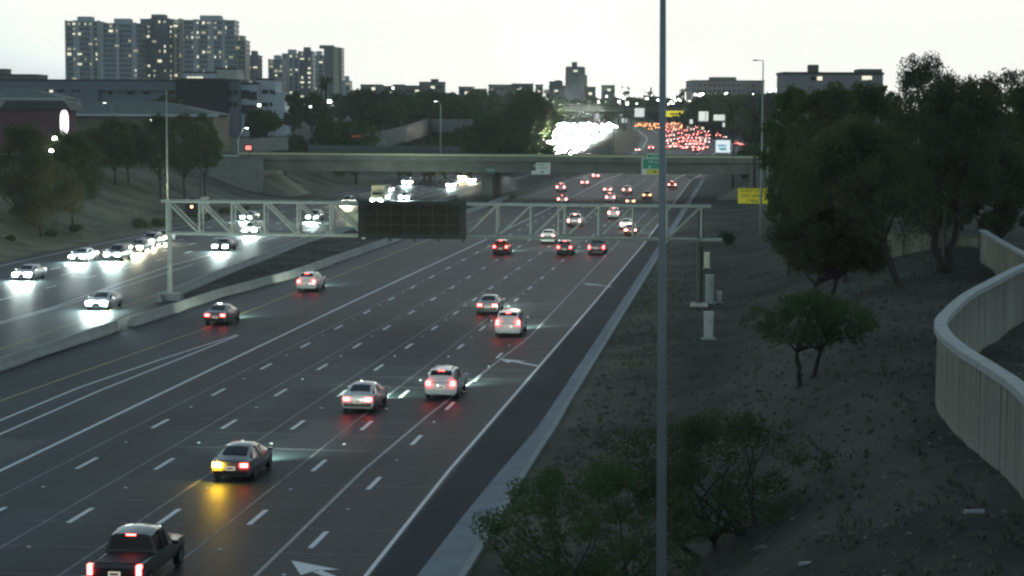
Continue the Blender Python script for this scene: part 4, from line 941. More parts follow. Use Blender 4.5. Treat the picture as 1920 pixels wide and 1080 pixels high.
for i, (x, y, Y, w_, lb) in enumerate(((745, 206, 900, 22, 'small pale house roof among the dark trees, left one'), (782, 205, 900, 18, 'small pale house among the dark trees, right one'), (905, 211, 850, 14, 'little white shed beside the sound wall end'), (660, 222, 700, 18, 'bluish house half hidden behind the traffic signal'), (930, 225, 720, 16, 'pale bright hut on the bank left of the glare'))):
    p = at(x, y, Y); z = ground_z(p.x, p.y); t = thing('house', lb, 'house', (p.x, p.y, z)); h_ = p.z - z; W_ = w_ * Y / F
    mb = MB(); mb.box((0, 4, h_ / 2), (W_, 8, h_)); obj('wall', mb, TW, parent=t); mb = MB(); mb.add([(-W_ / 2 - .3, -.3, h_), (W_ / 2 + .3, -.3, h_), (W_ / 2 + .3, 8.3, h_), (-W_ / 2 - .3, 8.3, h_), (-W_ / 2 - .3, 4, h_ + 1.3), (W_ / 2 + .3, 4, h_ + 1.3)], [(0, 1, 5, 4), (2, 3, 4, 5), (0, 4, 3), (1, 2, 5)]); obj('roof', mb, mat('roof_pale', (.26, .28, .29), .8), parent=t)
    o = obj('window', winmesh('window', WIN), parent=t, loc=(W_ * .2, -.05, h_ * .6)); o.scale = (1, 1, 1)
# sound walls beyond the bridge
def px_wall(pts, name, label, m, W_=3.0):
    P3 = [at(x, yt, Y) for x, yt, yb, Y in pts]; B3 = [at(x, yb, Y) for x, yt, yb, Y in pts]
    tot = len(P3) - 1
    zt = lambda f: P3[min(int(f * tot), tot - 1)].z + (P3[min(int(f * tot), tot - 1) + 1].z - P3[min(int(f * tot), tot - 1)].z) * (f * tot - min(int(f * tot), tot - 1))
    zb = lambda f: B3[min(int(f * tot), tot - 1)].z + (B3[min(int(f * tot), tot - 1) + 1].z - B3[min(int(f * tot), tot - 1)].z) * (f * tot - min(int(f * tot), tot - 1))
    wall_run([(p.x, p.y) for p in P3], zt, zb, name, label, m, m, W_=W_, capw=.3)
SW = mat('sound_wall', (.24, .24, .215), .9, var=.1, scale=.2)
px_wall([(640, 262, 285, 470), (680, 245, 275, 500), (803, 223, 250, 640)], 'sound_wall', 'long pale sound wall climbing to the right behind the traffic signal', SW)
px_wall([(803, 224, 243, 640), (886, 224, 246, 600)], 'sound_wall', 'short pale sound wall right of the bridge street lamp', SW)
px_wall([(450, 262, 280, 430), (540, 258, 276, 440)], 'low_wall', 'low pale wall behind the glowing red sign', SW)
# far crossing and its signs
def far_bridge():
    y = 1120; a, b = at(1085, 200, y), at(1450, 200, y); t = thing('far_overpass', 'far dark olive overpass crossing above the crowded lanes', 'bridge', (0, y, 11.3))
    mb = MB(); mb.box(((a.x + b.x) / 2, 0, a.z - 11.3 - 1.2), (b.x - a.x + 60, 16, 2.6)); obj('girder', mb, mat('far_olive', (.16, .17, .11), .9), parent=t)
    mb = MB(); mb.box(((a.x + b.x) / 2, -8, a.z - 11.3 + .6), (b.x - a.x + 60, .4, 1.0)); obj('parapet', mb, mat('far_olive_dark', (.09, .09, .06), .9), parent=t)
    for x in (a.x + 10, (a.x + b.x) / 2 - 8, b.x - 20): mb = MB(); mb.box((x, 0, 3), (3, 12, 7)); obj('pier', mb, FAC, parent=t)
far_bridge()
def far_sign(px0, px1, py0, py1, Y, label, m, posts=True, extra=None, name='highway_sign', cat='sign'):
    p = at((px0 + px1) / 2, (py0 + py1) / 2, Y); k = Y / F; z = ground_z(p.x, p.y); t = thing(name, label, cat, (p.x, p.y, z)); w_, h_ = (px1 - px0) * k, (py1 - py0) * k; zc = p.z - z
    mb = MB(); mb.box((0, 0, zc), (w_, .15, h_)); obj('sign_panel', mb, m, parent=t)
    if posts:
        for x in (-w_ * .3, w_ * .3): mb = MB(); mb.box((x, .2, zc / 2), (.3, .25, zc)); obj('post', mb, STEELD, parent=t)
    if extra: extra(t, w_, h_, zc)
    return t
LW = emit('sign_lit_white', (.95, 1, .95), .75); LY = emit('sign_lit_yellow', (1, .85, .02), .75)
far_sign(1190, 1208, 203, 219, 1000, 'bright white highway sign panel left of the pale pole, under the far overpass', LW)
far_sign(1166, 1176, 222, 230, 1000, 'small dark-edged white sign beside the glare', LW)
far_sign(1249, 1281, 208, 219, 960, 'yellow highway sign just right of the pale pole', LY, extra=lambda t, w_, h_, zc: (obj('dark_symbol', (lambda b: b.box((-.3, -.12, zc), (w_ * .5, .06, h_ * .25)))(MB()), INK, parent=t), obj('dark_symbol', (lambda b: b.box((w_ * .3, -.12, zc + .1), (w_ * .14, .06, h_ * .6)))(MB()), INK, parent=t)))
far_sign(1283, 1298, 205, 211, 1000, 'small white sign right of the yellow one', LW)
far_sign(1310, 1328, 209, 227, 900, 'tall white highway sign panel, in two boards', LW, extra=lambda t, w_, h_, zc: obj('board_gap', (lambda b: b.box((w_ * .22, -.12, zc), (.25, .06, h_ * .9)))(MB()), SW, parent=t))
far_sign(1338, 1359, 215, 226, 880, 'wide white highway sign panel near the palms', LW)
far_sign(1293, 1299, 224, 232, 860, 'small roundish white sign above the traffic jam', LW, name='small_sign')
far_sign(1355, 1359, 230, 238, 840, 'tiny pale sign under the wide white panel', LW, name='small_sign')
far_sign(1315, 1320, 238, 243, 820, 'tiny orange-white sign beside the jam', emit('tiny_sign', (1, .8, .6), .9), name='small_sign')
def bb(t, w_, h_, zc):
    mb = MB(); mb.add([(-w_ * .42, -.1, zc + h_ * .12), (w_ * .1, -.1, zc + h_ * .16), (w_ * .36, -.1, zc + h_ * .02), (-w_ * .30, -.1, zc - h_ * .02)], [(0, 3, 2, 1)]); obj('blue_shape', mb, emit('bb_blue', (.10, .30, .45), .9), parent=t)
    mb = MB(); mb.add([(-w_ * .35, -.1, zc - h_ * .12), (w_ * .2, -.1, zc - h_ * .08), (w_ * .3, -.1, zc - h_ * .28), (-w_ * .1, -.1, zc - h_ * .36)], [(0, 3, 2, 1)]); obj('blue_shape', mb, emit('bb_teal', (.12, .42, .50), .8), parent=t)
far_sign(1342, 1369, 263, 286, 560, 'bright lit billboard with blue and white picture right of the jam', emit('bb_face', (.80, .95, 1), .95), extra=bb, name='billboard', cat='billboard')
# distant lamps
def far_lamp(px, py, Y, r, label, grp, m=LAMP):
    p = at(px, py, Y); z = ground_z(p.x, p.y); t = thing('far_lamp', label, 'street lamp', (p.x, p.y, z), 0, grp); h_ = max(p.z - z, 2)
    mb = MB(); mb.bar((0, 0, 0), (0, 0, h_), .12, .08, 6); obj('pole', mb, STEELD, parent=t)
    mb = MB(); mb.box((0, -.2, h_), (r * 2, .3, r * 1.2), taper=.6); obj('lamp_head', mb, m, parent=t)
FL = emit('far_lamp_glow', (1, 1, .9), 25)
for (x, y, r, Y) in ((618, 190, .55, 560), (582, 200, .25, 560), (283, 225, .25, 440), (486, 197, .4, 520), (103, 259, .3, 270), (97, 282, .25, 262), (752, 175, .5, 900), (737, 165, .35, 900), (803, 171, .35, 900), (856, 176, .35, 900)): far_lamp(x, y, Y, r, 'lit lamp among the dark trees left of centre', 'lit lamps left of centre', FL)
for i in range(34): far_lamp(1120 + R2.random() * 320, R2.choice((176, 181, 186, 190)) + R2.uniform(-3, 5), R2.uniform(960, 1080), R2.uniform(.25, .5), 'tiny distant lamp along the horizon near the far overpass', 'distant lamps along the horizon', FL)
for (x, y) in ((1172, 168), (1213, 168), (1343, 176), (1313, 178), (1332, 178), (1361, 176), (1262, 182)): far_lamp(x, y, 1000, .9, 'brighter distant lamp on the skyline near the pale pole', 'brighter distant lamps', FL)
far_lamp(1776, 237, 150, .24, 'warm lamp shining through the right-hand trees', 'lamp in the trees', emit('warm_lamp', (1, .85, .45), 12))
far_lamp(1444, 171, 480, .35, 'pinkish-white light cluster beside the grey building, left', 'pinkish lights', emit('pink_lamp', (1, .85, 1), 10)); far_lamp(1452, 168, 480, .45, 'pinkish-white light cluster beside the grey building, right', 'pinkish lights', MAT['pink_lamp'])

# ------------------------------------------------------------------ vehicles
# station: x, z_low, z_belt, z_roof, half width at belt, half width at roof
SHAPES = {
 'sedan': [(-2.36, .42, .72, .74, .76, .60), (-2.32, .26, .93, .97, .88, .70), (-2.0, .22, .97, 1.06, .91, .72), (-1.72, .22, .97, 1.09, .92, .66), (-1.0, .22, .96, 1.40, .92, .56), (-.5, .22, .95, 1.46, .92, .57), (.1, .22, .94, 1.46, .92, .57), (.5, .22, .94, 1.38, .92, .57), (1.25, .22, .93, 1.0, .92, .68), (1.9, .22, .86, .90, .90, .70), (2.25, .25, .72, .76, .84, .66), (2.38, .38, .60, .62, .74, .6)],
 'suv': [(-2.32, .48, .85, .88, .80, .66), (-2.27, .30, 1.02, 1.08, .92, .72), (-2.12, .26, 1.04, 1.34, .94, .70), (-1.90, .26, 1.04, 1.66, .95, .64), (-1.2, .26, 1.03, 1.72, .95, .63), (-.3, .26, 1.02, 1.73, .95, .63), (.35, .26, 1.01, 1.66, .95, .62), (1.15, .26, 1.0, 1.10, .94, .70), (1.9, .26, .96, 1.02, .92, .72), (2.2, .28, .84, .90, .88, .70), (2.33, .40, .66, .70, .80, .64)],
 'van': [(-2.45, .45, .9, .95, .84, .7), (-2.40, .28, 1.05, 1.12, .95, .76), (-2.30, .24, 1.06, 1.5, .97, .74), (-2.15, .24, 1.06, 1.80, .97, .70), (-1.2, .24, 1.05, 1.84, .97, .70), (.2, .24, 1.03, 1.82, .97, .69), (.8, .24, 1.02, 1.70, .97, .67), (1.6, .24, .98, 1.14, .96, .70), (2.2, .26, .86, .94, .92, .7), (2.45, .4, .66, .7, .82, .64)],
 'pickup': [(-2.85, .55, .95, .98, .84, .80), (-2.82, .42, 1.06, 1.08, .95, .90), (-1.2, .40, 1.08, 1.10, .97, .90), (-.98, .40, 1.08, 1.12, .97, .90), (-.9, .40, 1.08, 1.74, .97, .68), (-.2, .40, 1.07, 1.84, .97, .68), (.5, .40, 1.06, 1.80, .97, .67), (1.15, .40, 1.06, 1.2, .97, .74), (2.3, .42, 1.02, 1.08, .95, .76), (2.75, .46, .95, 1.0, .90, .74), (2.85, .55, .75, .8, .84, .7)],
}
REAR = {'sedan': (3, 4), 'suv': (2, 3), 'van': (2, 3), 'pickup': (3, 4)}
WIND = {'sedan': (7, 8), 'suv': (6, 7), 'van': (6, 7), 'pickup': (6, 7)}
def ring(st):
    x, zl, zb, zr, w_, wr = st
    h = [(0, zl), (w_ * .86, zl), (w_ * .99, zl + .14), (w_ * 1.02, (zl + zb) / 2 + .05), (w_ * .97, zb), (wr + .04, zr - .07), (wr - .10, zr), (0, zr + .03)]
    return [(x, y, z) for y, z in h] + [(x, -y, z) for y, z in h[-2:0:-1]]
def lerp3(a, b, t): return tuple(a[i] + (b[i] - a[i]) * t for i in range(3))
def car_parts(kind, color, outgoing, bright=True, turn=False, warm=False, far=False, tailm=None):
    S = SHAPES[kind]; Rg = [ring(s) for s in S]; n = len(Rg[0]); parts = []
    b = MB(); b.add([p for r in Rg for p in r], [(i * n + k, i * n + (k + 1) % n, (i + 1) * n + (k + 1) % n, (i + 1) * n + k) for i in range(len(Rg) - 1) for k in range(n)] + [tuple(range(n))[::-1], tuple(range((len(Rg) - 1) * n, len(Rg) * n))])
    xr, xf = S[0][0], S[-1][0]; wmax = max(s[4] for s in S); zt = S[1][2]
    parts.append(('body', b, PAINT[color], True))
    # glazing panes proud of the shell
    def pane(i, j, name, off):
        (x0, _, _, z0, _, w0), (x1, _, _, z1, _, w1) = S[i], S[j]; nrm = Vector((-(z1 - z0), 0, x1 - x0)).normalized() * (1 if x1 > x0 else -1)
        a, c = .10, .90; g = MB(); q = []
        for t_, in ((a,), (c,)):
            x, z, w_ = x0 + (x1 - x0) * t_, z0 + (z1 - z0) * t_ + .03, w0 + (w1 - w0) * t_ - .07
            q += [Vector((x, w_, z - .012)) + nrm * off, Vector((x, 0, z + .018)) + nrm * off, Vector((x, -w_, z - .012)) + nrm * off]
        g.add(q, [(0, 3, 4, 1), (1, 4, 5, 2)]); g.add([v - nrm * .03 for v in q], [(0, 1, 4, 3), (1, 2, 5, 4)]); parts.append((name, g, GLASS, False))
    pane(*REAR[kind], 'rear_window', .02); pane(*WIND[kind], 'windscreen', .02)
    i0, i1 = REAR[kind][0], WIND[kind][1]
    for sgn in (1, -1):
        g = MB(); cols = []
        for i in range(i0, i1 + 1):
            p4 = Rg[i][4]; p5 = Rg[i][5]; lo, hi = lerp3(p4, p5, .12), lerp3(p4, p5, .86)
            cols.append(((lo[0], (lo[1] + .015) * sgn, lo[2]), (hi[0], (hi[1] + .015) * sgn, hi[2])))
        vs = [v for c in cols for v in c]
        g.add(vs, [(2 * i, 2 * i + 2, 2 * i + 3, 2 * i + 1) for i in range(len(cols) - 1)]); parts.append(('side_window', g, GLASS, False))
        g = MB(); m_ = (i0 + i1) // 2; p4, p5 = Rg[m_][4], Rg[m_][5]; g.bar((p4[0], (p4[1] + .02) * sgn, p4[2]), (p5[0], (p5[1] + .02) * sgn, p5[2]), .045, n=4); parts.append(('pillar', g, PAINT[color], False))
        g = MB(); wx = S[WIND[kind][1]][0] - .35; g.box((wx, (wmax + .13) * sgn, zt + .08), (.16, .22, .14)); parts.append(('mirror', g, PAINT[color], False))
    wr_ = .33 if kind in ('sedan',) else .37
    for wx in ((xr + .92), (xf - .90)):
        for sgn in (1, -1):
            g = MB(); y0 = (wmax - .20) * sgn; y1 = (wmax + .012) * sgn; g.bar((wx, y0, wr_), (wx, y1, wr_), wr_, n=16); g.bar((wx, y1, wr_), (wx, y1 + .012 * sgn, wr_), wr_ * .62, n=10, m=1); parts.append(('wheel', g, [RUBBER, RIM], False))
            g = MB()
            for k in range(8):
                a0, a1 = math.pi * k / 8, math.pi * (k + 1) / 8; r1, r2 = wr_ + .01, wr_ + .07
                g.add([(wx + math.cos(a) * r, (wmax + .008) * sgn, wr_ + math.sin(a) * r) for a, r in ((a0, r1), (a1, r1), (a1, r2), (a0, r2))], [(0, 1, 2, 3)])
            parts.append(('wheel_arch', g, TRIM, False))
    g = MB(); g.box((xr - .02, 0, S[0][1] + .02), (.12, 1.5, .2)); parts.append(('rear_bumper', g, TRIM if color != 'white' or kind == 'pickup' else PAINT['silver'], False))
    g = MB(); g.box((xr - .012, 0, zt - .30), (.05, .42, .17)); parts.append(('number_plate', g, PLATEL if outgoing else PLATE, False))
    if not far:
        g = MB(); g.box((xr - .04, 0, zt - .30), (.012, .30, .07)); parts.append(('plate_legend', g, TRIM, False))
        g = MB(); g.box((xr + .02, 0, zt - .02), (.05, 1.25, .018)); parts.append(('boot_seam', g, TRIM, False))
    tl = dict(sedan=(.62, zt - .15, .34, .17), suv=(.72, zt - .06, .24, .24), van=(.80, zt + .02, .18, .34), pickup=(.86, zt - .16, .16, .36))[kind]
    tm = (tailm or (TAILF if far else TAIL)) if outgoing else PAINT['red']
    for sgn in (1, -1):
        g = MB(); g.box((xr + .035, tl[0] * sgn, tl[1]), (.20, tl[2], tl[3])); parts.append(('tail_light', g, TURN if (turn and sgn > 0) else tm, False))
        g = MB(); g.box((xf - .10, .62 * sgn, S[-2][2] - .10), (.28, .34 if outgoing else .46, .15 if outgoing else .23)); parts.append(('headlight', g, CHROME if outgoing else (HEADF if far else (HEADY if warm else HEAD)), False))
    if outgoing and bright:
        g = MB(); j = REAR[kind][1]; g.box((S[j][0] - .04, 0, S[j][3] - .02), (.06, .34, .04)); parts.append(('brake_light', g, tm, False))
    if not outgoing: g = MB(); g.box((xf - .0, 0, .52), (.06, 1.0, .2)); parts.append(('grille', g, TRIM, False))
    if kind in ('suv',):
        for sgn in (1, -1): g = MB(); g.bar((-1.7, .56 * sgn, 1.77), (.3, .56 * sgn, 1.77), .025, n=4); parts.append(('roof_rail', g, TRIM, False))
    if kind == 'pickup': g = MB(); g.box((-1.9, 0, 1.11), (1.7, 1.5, .04)); parts.append(('bed_cover', g, TRIM, False))
    return parts
CACHE = {}
def car(kind, color, s, a, label, outgoing=True, name='car', group=None, rear=False, yaw=0.0, **k):
    L = SHAPES[kind][-1][0]; d = 1 if outgoing else -1; sc = s + (L if rear else 0)
    rz = math.pi / 2 - YAW + (0 if outgoing else math.pi) + yaw; key = (kind, color, outgoing, tuple(sorted((q, str(v)) for q, v in k.items())))
    loc = rd(sc, a, .012)
    if key in CACHE:
        c = copy_thing(CACHE[key], loc, rz, label=label); 
        if group: c['group'] = group
        elif 'group' in c: del c['group']
        return c
    t = thing(name, label, {'suv': 'suv', 'sedan': 'car', 'van': 'minivan', 'pickup': 'pickup'}[kind], loc, rz, group); CACHE[key] = t
    for (n_, mb, m_, sm) in car_parts(kind, color, outgoing, **k):
        o = obj(n_, mb, m_, parent=t)
        if n_ == 'body':
            o.data.polygons.foreach_set('use_smooth', [True] * len(o.data.polygons)); o.data.set_sharp_from_angle(angle=math.radians(38))
    return t
def spot(s, a, z, ang, power, color, back=False, size=70, tilt=6):
    l = bpy.data.lights.new('headlight_beam', 'SPOT'); l.energy = power; l.spot_size = math.radians(size); l.spot_blend = 1.0; l.color = color; l.shadow_soft_size = .25
    o = bpy.data.objects.new('headlight_beam', l); COL.objects.link(o); o.location = rd(s, a, z)
    o.rotation_euler = (math.radians(90 - tilt), 0, -YAW + (math.pi if back else 0) + ang)
    return o
near = [('pickup', 'black', 215, 1118, 'black pickup cut by the bottom edge at the lower left corner', {}), ('sedan', 'grey', 432, 905, 'dark car flashing its yellow left turn signal', dict(turn=True)),
        ('sedan', 'silver', 670, 775, 'silver car with red tail lights left of the white suv', {}), ('suv', 'white', 826, 750, 'white suv with pale roof, second row of the nearest traffic', {}),
        ('van', 'white', 952, 632, 'white minivan beside a red-lit car', {}), ('sedan', 'grey', 913, 590, 'red-lit dark car just ahead of the white minivan', {}), ('suv', 'white', 574, 547, 'white suv alone in the carpool lane beside the yellow line', {}),
        ('sedan', 'grey', 403, 610, 'dark car in the carpool lane behind the white suv', {}), ('suv', 'red', 938, 478, 'red suv with bright brake lights just under the gantry', {}), ('suv', 'grey', 1058, 479, 'red-lit dark suv under the gantry, centre of three', {}),
        ('pickup', 'silver', 1118, 478, 'pale-tailed pickup under the gantry, rightmost of three', dict(bright=False)), ('suv', 'white', 1027, 457, 'white-roofed suv hidden by the gantry bottom chord', dict(bright=False)),
        ('pickup', 'white', 1076, 425, 'white pickup seen through the gantry truss', {}), ('suv', 'white', 1150, 410, 'white suv just below the gantry top chord', {}), ('sedan', 'white', 1173, 430, 'white car partly behind a red-lit car in the truss', {}), ('sedan', 'red', 1182, 442, 'red-lit car in the truss left of the pale pole', {}),
        ('sedan', 'grey', 1182, 385, 'dark car with amber glow just above the gantry', dict(tailm=TAILO)), ('sedan', 'silver', 1213, 373, 'car with orange-lit tail left of the pale pole', dict(tailm=TAILO)), ('suv', 'white', 1144, 379, 'pinkish-lit white suv above the gantry', {}),
        ('sedan', 'white', 1139, 362, 'white car in front of the pinkish-lit suv', {}), ('suv', 'white', 1175, 364, 'white suv with very dark rear window below the bridge', dict(bright=False)), ('suv', 'black', 1260, 354, 'dark suv with red lights right of the pale pole', {}),
        ('suv', 'silver', 1054, 383, 'pale suv with a dark rear window in the left lanes above the gantry', {}), ('van', 'white', 1051, 360, 'white minivan right behind the marker posts', {}), ('sedan', 'white', 1096, 348, 'white car left of the thick white line under the bridge', {}), ('sedan', 'white', 1117, 335, 'white car half hidden by the bridge girder', {})]
for kd, col, px, py, lb, kw in near:
    s_, a_ = sa(px, py); kw = dict(kw)
    if s_ > 240 and 'tailm' not in kw: kw['far'] = True
    car(kd, col, s_, a_, lb, rear=True, name={'pickup': 'pickup_truck', 'van': 'minivan', 'suv': 'suv', 'sedan': 'car'}[kd], **kw)
    if s_ < 330: spot(s_ + 5.2, a_, .85, 0, 4200, (.84, 1.0, .86), tilt=6, size=125)
opp = [('sedan', 'white', 40, 527, 'oncoming white car at the left edge of the frame', {}, 'w'), ('sedan', 'white', 145, 492, 'oncoming white car with starry headlights, far left lane', {}, 'w'), ('suv', 'grey', 210, 490, 'oncoming dark car following the white one', {}, 'g'),
       ('sedan', 'grey', 252, 474, 'first of three yellowish-lit oncoming cars in a line', dict(warm=True), 'y'), ('suv', 'silver', 275, 464, 'second of three yellowish-lit oncoming cars in a line', dict(warm=True), 'y'), ('sedan', 'black', 297, 455, 'last of three yellowish-lit oncoming cars, next to the gantry post', dict(warm=True), 'y'),
       ('sedan', 'white', 180, 583, 'oncoming white car with greenish headlights in the near left lane', {}, 'g'), ('sedan', 'black', 412, 472, 'oncoming dark car with lights just below the gantry', {}, 'g'), ('van', 'white', 468, 442, 'oncoming white van glaring through the left truss bays', {}, 'g'),
       ('sedan', 'grey', 462, 415, 'oncoming car behind the glaring white van', {}, 'g'), ('suv', 'silver', 585, 416, 'oncoming silver suv seen through the truss left of the message board', {}, 'g'), ('suv', 'grey', 648, 386, 'oncoming car with yellow glare above the gantry', dict(warm=True), 'y'),
       ('sedan', 'grey', 724, 362, 'oncoming car above the message board, left of a pair', {}, 'g'), ('sedan', 'white', 757, 376, 'oncoming white car right above the message board', {}, 'g'), ('suv', 'white', 762, 348, 'oncoming bright-roofed suv behind the pair above the board', {}, 'g'), ('suv', 'grey', 845, 353, 'oncoming car with white glare left of the bridge pier', {}, 'g'),
       ('sedan', 'silver', 884, 343, 'oncoming car mostly hidden by the bridge pier', dict(warm=True), 'y'), ('suv', 'silver', 866, 338, 'oncoming suv under the bridge beside the pier', dict(warm=True), 'y')]
for kd, col, px, py, lb, kw, cc in opp:
    s_, a_ = sa(px, py)
    car(kd, col, s_ + SHAPES[kd][-1][0], a_, lb, outgoing=False, name='oncoming_car', **kw)
    spot(s_ - .4, a_, .7, 0, 2000, {'y': (1, .9, .55), 'w': (.95, 1, .95), 'g': (.75, 1, .92)}[cc], back=True, tilt=14, size=70)
# box truck among the oncoming traffic and the dark truck on the far shoulder
def truck(s, a, body, label, outgoing, lit):
    t = thing('box_truck', label, 'truck', rd(s, a, .01), math.pi / 2 - YAW + (0 if outgoing else math.pi))
    mb = MB(); mb.box((-1.2, 0, 2.25), (5.6, 2.4, 2.6)); obj('cargo_box', mb, body, parent=t)
    mb = MB(); mb.prism([(1.65, -1.1), (3.4, -1.05), (3.4, 1.05), (1.65, 1.1)], .55, 1.5); mb.add([(1.65, -1.1, 1.5), (3.3, -1.05, 1.5), (3.3, 1.05, 1.5), (1.65, 1.1, 1.5), (1.65, -1.0, 2.5), (2.5, -.95, 2.5), (2.5, .95, 2.5), (1.65, 1.0, 2.5)], [(0, 1, 5, 4), (1, 2, 6, 5), (2, 3, 7, 6), (4, 5, 6, 7)]); obj('cab', mb, body, parent=t)
    mb = MB(); mb.add([(3.22, -.95, 1.58), (3.22, .95, 1.58), (2.6, .88, 2.4), (2.6, -.88, 2.4)], [(0, 1, 2, 3)]); w_ = obj('windscreen', mb, GLASS, parent=t)
    mb = MB(); mb.box((-.6, 0, .7), (7.2, 1.2, .3)); obj('chassis', mb, TRIM, parent=t)
    for x in (-2.6, 2.4):
        for y in (-1, 1): mb = MB(); mb.bar((x, .85 * y, .48), (x, 1.18 * y, .48), .48, n=14); obj('wheel', mb, RUBBER, parent=t)
    for y in (-1, 1):
        mb = MB(); mb.box((3.42, .8 * y, .95), (.08, .34, .22)); obj('headlight', mb, HEAD if lit else CHROME, parent=t)
        mb = MB(); mb.box((-4.03, 1.0 * y, 1.0), (.06, .2, .2)); obj('tail_light', mb, PAINT['red'], parent=t)
        mb = MB(); mb.box((-4.03, .75 * y, 3.2), (.06, .6, .25)); obj('marker_plate', mb, mat('marker_pale', (.6, .6, .5), .5), parent=t)
    if not lit: mb = MB(); mb.box((-4.04, .1, 2.1), (.06, .25, .25)); obj('orange_lamp', mb, emit('orange_lamp', (1, .45, .15), 25), parent=t)
s_, a_ = sa(712, 384); truck(s_, a_, PAINT['cream'], 'cream box truck above the left half of the message board', False, True)
s_, a_ = sa(355, 413); truck(s_ + 4, a_ + .5, mat('truck_dark', (.03, .032, .03), .6), 'dark box truck with one orange lamp on the far shoulder behind the left gantry bays', True, False)

# far traffic: whole cars in one mesh each, they show only a few pixels
def far_mesh(kind, color, outgoing, tailm=None):
    key = ('far', kind, color, outgoing, str(tailm))
    if key in CACHE: return CACHE[key]
    big = MB(); mats = []
    for (n_, mb, m_, sm) in car_parts(kind, color, outgoing, far=True, tailm=tailm):
        ms = m_ if isinstance(m_, list) else [m_]; idx = []
        for q in ms:
            if q not in mats: mats.append(q)
            idx.append(mats.index(q))
        o = len(big.v); big.v += mb.v; big.f += [tuple(i + o for i in f) for f in mb.f]; big.m += [idx[i] for i in mb.m]
    CACHE[key] = big.mesh('far_car', mats); return CACHE[key]
def solve_y(px, py):
    for y in np.arange(500, 1110, 3.):
        p = at(px, py, y)
        if p.z <= zf(y): return y, p.x
    return 1100, at(px, py, 1100).x
def far_car(px, py, kind, color, outgoing, label, group, tailm=None, x=None, y=None):
    if y is None: y, x = solve_y(px, py)
    E = (E_L, E_R) if outgoing else (O_L, O_R)
    dx = ((lerp(E[0], y + 15) + lerp(E[1], y + 15)) - (lerp(E[0], y - 15) + lerp(E[1], y - 15))) / 2
    h = math.atan2(30, dx) + (0 if outgoing else math.pi)
    o = obj('far_car', far_mesh(kind, color, outgoing, tailm), loc=(x, y, zf(y) + .015), rz=h); tag(o, label, 'car', group); return o
jam = [(290, 910), (490, 885), (735, 862), (810, 868), (900, 862), (1160, 915), (1035, 825), (1200, 822), (1245, 822), (760, 775), (935, 735), (1000, 735), (1240, 725), (1185, 735), (730, 695), (800, 695), (915, 660), (765, 632), (835, 605), (880, 600), (1000, 610), (1100, 600), (1210, 650), (1485, 690), (1585, 715), (970, 525), (920, 545), (870, 552), (740, 560), (1140, 680), (690, 780)]
cols = ['white', 'silver', 'grey', 'white', 'red', 'black']; kinds = ['sedan', 'suv', 'sedan', 'van', 'suv', 'pickup']
for i, (zx, zy) in enumerate(jam):
    far_car(1160 + zx / 8, 170 + zy / 8 + 1, kinds[i % 6], cols[i % 6], True, tailm=(TAILP if i % 3 == 0 else None), label='small red-tailed car in the jam right of the pale pole', group='cars in the far traffic jam')
extra = []
while len(extra) < 34:
    q = (1160 + R2.uniform(690, 1340) / 8, 170 + R2.uniform(520, 900) / 8)
    if all(abs(q[0] - 1160 - a / 8) > 9 or abs(q[1] - 171 - b / 8) > 5 for a, b in jam) and all(abs(q[0] - e[0]) > 8 or abs(q[1] - e[1]) > 4.5 for e in extra): extra.append(q)
    elif R2.random() < .003: extra.append(q)
for i, (qx, qy) in enumerate(extra): far_car(qx, qy, kinds[i % 6], cols[(i * 2) % 6], True, 'small red-tailed car in the jam right of the pale pole', 'cars in the far traffic jam', tailm=(TAILP if i % 2 else None))
for i in range(26): far_car(1248 + R2.random() * 34, 222 + R2.random() * 22, kinds[i % 6], cols[i % 6], True, 'tiny car in the dense orange-lit pack below the yellow highway sign', 'cars packed below the yellow sign', tailm=TAILO)
for i in range(18): far_car(1192 + i * 2.7 + R2.uniform(-1, 1), 234 + R2.random() * 12, kinds[i % 6], cols[i % 6], True, 'tiny car in the red-lit queue just left of the pale pole', 'cars queuing left of the pale pole', tailm=TAILO)
far_car(1380, 273, 'suv', 'red', True, 'red-lit car on the ramp beyond the dark palm, left one', 'ramp cars'); far_car(1391, 274, 'sedan', 'red', True, 'red-lit car on the ramp beyond the dark palm, right one', 'ramp cars')
k_ = 0
for y in np.arange(600, 1095, 11.5):
    for fr in (.16, .32, .46, .60, .74, .88):
        if R2.random() < ((.9 if .2 < fr < .8 else .6) if y > 640 else .45):
            yy = y + R2.uniform(-5, 5); x = lerp(O_L, yy) + (lerp(O_R, yy) - lerp(O_L, yy)) * (fr + R2.uniform(-.055, .055)); k_ += 1
            far_car(0, 0, kinds[k_ % 6], cols[k_ % 6], False, ('oncoming car near the front of the blazing headlight column' if yy < 760 else 'oncoming car deep in the blazing headlight column'), 'front of the headlight column' if yy < 760 else 'depth of the headlight column', x=x, y=yy)

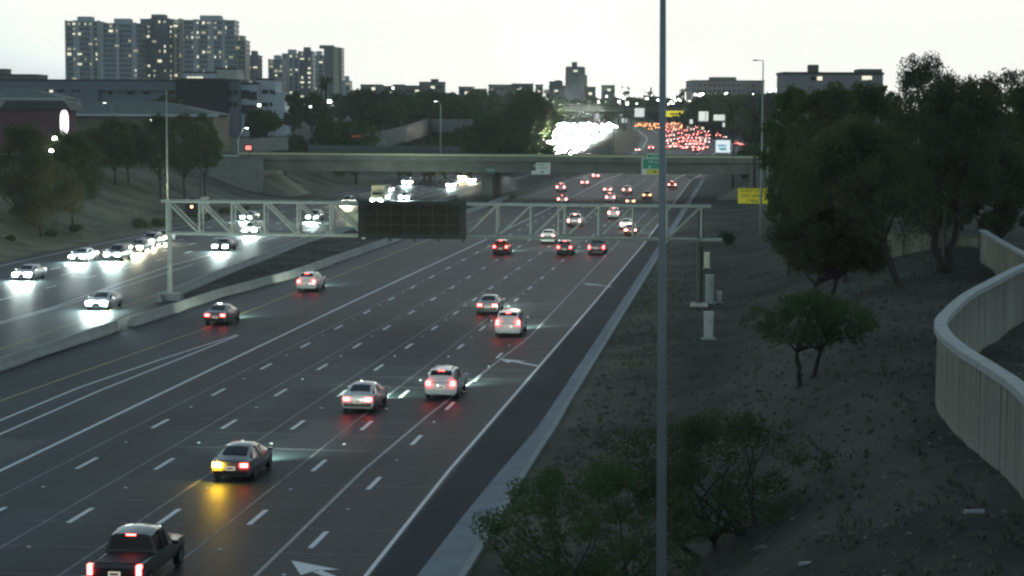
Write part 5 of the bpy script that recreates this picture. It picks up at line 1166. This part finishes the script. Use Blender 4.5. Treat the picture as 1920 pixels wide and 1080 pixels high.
# ------------------------------------------------------------------ dry scrub and gravel, nobody could count it
def scatter(name, n, fn, mt, kind_mesh):
    mb = MB(); rr = random.Random(len(name)); k = 0
    while k < n:
        x, y = fn(rr)
        z = ground_z(x, y)
        if kind_mesh == 'tuft':
            r = rr.uniform(.06, .28)
            for _ in range(9):
                a = rr.uniform(0, 6.283); h = r * rr.uniform(.5, 1.3); bx, by = x + rr.uniform(-r, r) * .6, y + rr.uniform(-r, r) * .6
                q = Vector((math.cos(a) * r * .7, math.sin(a) * r * .7, h)); w_ = Vector((-math.sin(a), math.cos(a), 0)) * .03
                b_ = Vector((bx, by, z - .02)); mb.add([b_ - w_, b_ + w_, b_ + q], [(0, 1, 2)])
        else:
            r = rr.uniform(.03, .13); vs = [Vector((x + rr.uniform(-r, r), y + rr.uniform(-r, r), z + rr.uniform(-.02, r))) for _ in range(5)]
            mb.add(vs, [(0, 1, 2), (0, 2, 3), (1, 2, 4), (0, 1, 3), (2, 3, 4)])
        k += 1
    obj(name, mb, mt, kind='stuff')
def right_slope(rr):
    s_ = 45 + 250 * rr.random() ** 1.6; a_ = rr.uniform(-8.3, 9 + s_ * .05); p = rd(s_, a_); return p.x, p.y
def left_bank(rr): p = rd(rr.uniform(215, 385), rr.uniform(-112, -84)); return p.x, p.y
def median_strip(rr):
    s_ = rr.uniform(178, 385); t_ = ss((s_ - 170) / 80); p = rd(s_, rr.uniform(-48.5 - 4.5 * t_, -45.6)); return p.x, p.y
def kerb_strip(rr): p = rd(48 + 150 * rr.random() ** 1.5, rr.uniform(-8.4, -4)); return p.x, p.y
STRAW = mat('dry_grass', (.16, .15, .09), .9, var=.3, scale=1.5, c2=(.05, .065, .035))
scatter('dry_grass', 3800, right_slope, STRAW, 'tuft'); scatter('bank_scrub', 1300, left_bank, STRAW, 'tuft'); scatter('median_weeds', 500, median_strip, STRAW, 'tuft')
GRV = mat('gravel', (.20, .20, .165), .9, var=.4, scale=5)
scatter('gravel', 5200, right_slope, GRV, 'stone'); scatter('kerbside_gravel', 3500, kerb_strip, GRV, 'stone'); scatter('kerbside_weeds', 900, kerb_strip, STRAW, 'tuft')
# ------------------------------------------------------------------ dusk haze over the valley
hz = bpy.data.materials.new('haze_air'); hz.use_nodes = True; t_ = hz.node_tree
t_.nodes.remove(t_.nodes['Principled BSDF']); pv = t_.nodes.new('ShaderNodeVolumePrincipled')
pv.inputs['Color'].default_value = (.93, .97, .93, 1); pv.inputs['Density'].default_value = 0.00011; pv.inputs['Anisotropy'].default_value = 0.35
t_.links.new(pv.outputs[0], t_.nodes['Material Output'].inputs['Volume'])
mb = MB(); mb.box((0, 900, 52), (3400, 2200, 112)); o = obj('haze', mb, hz, kind='stuff')
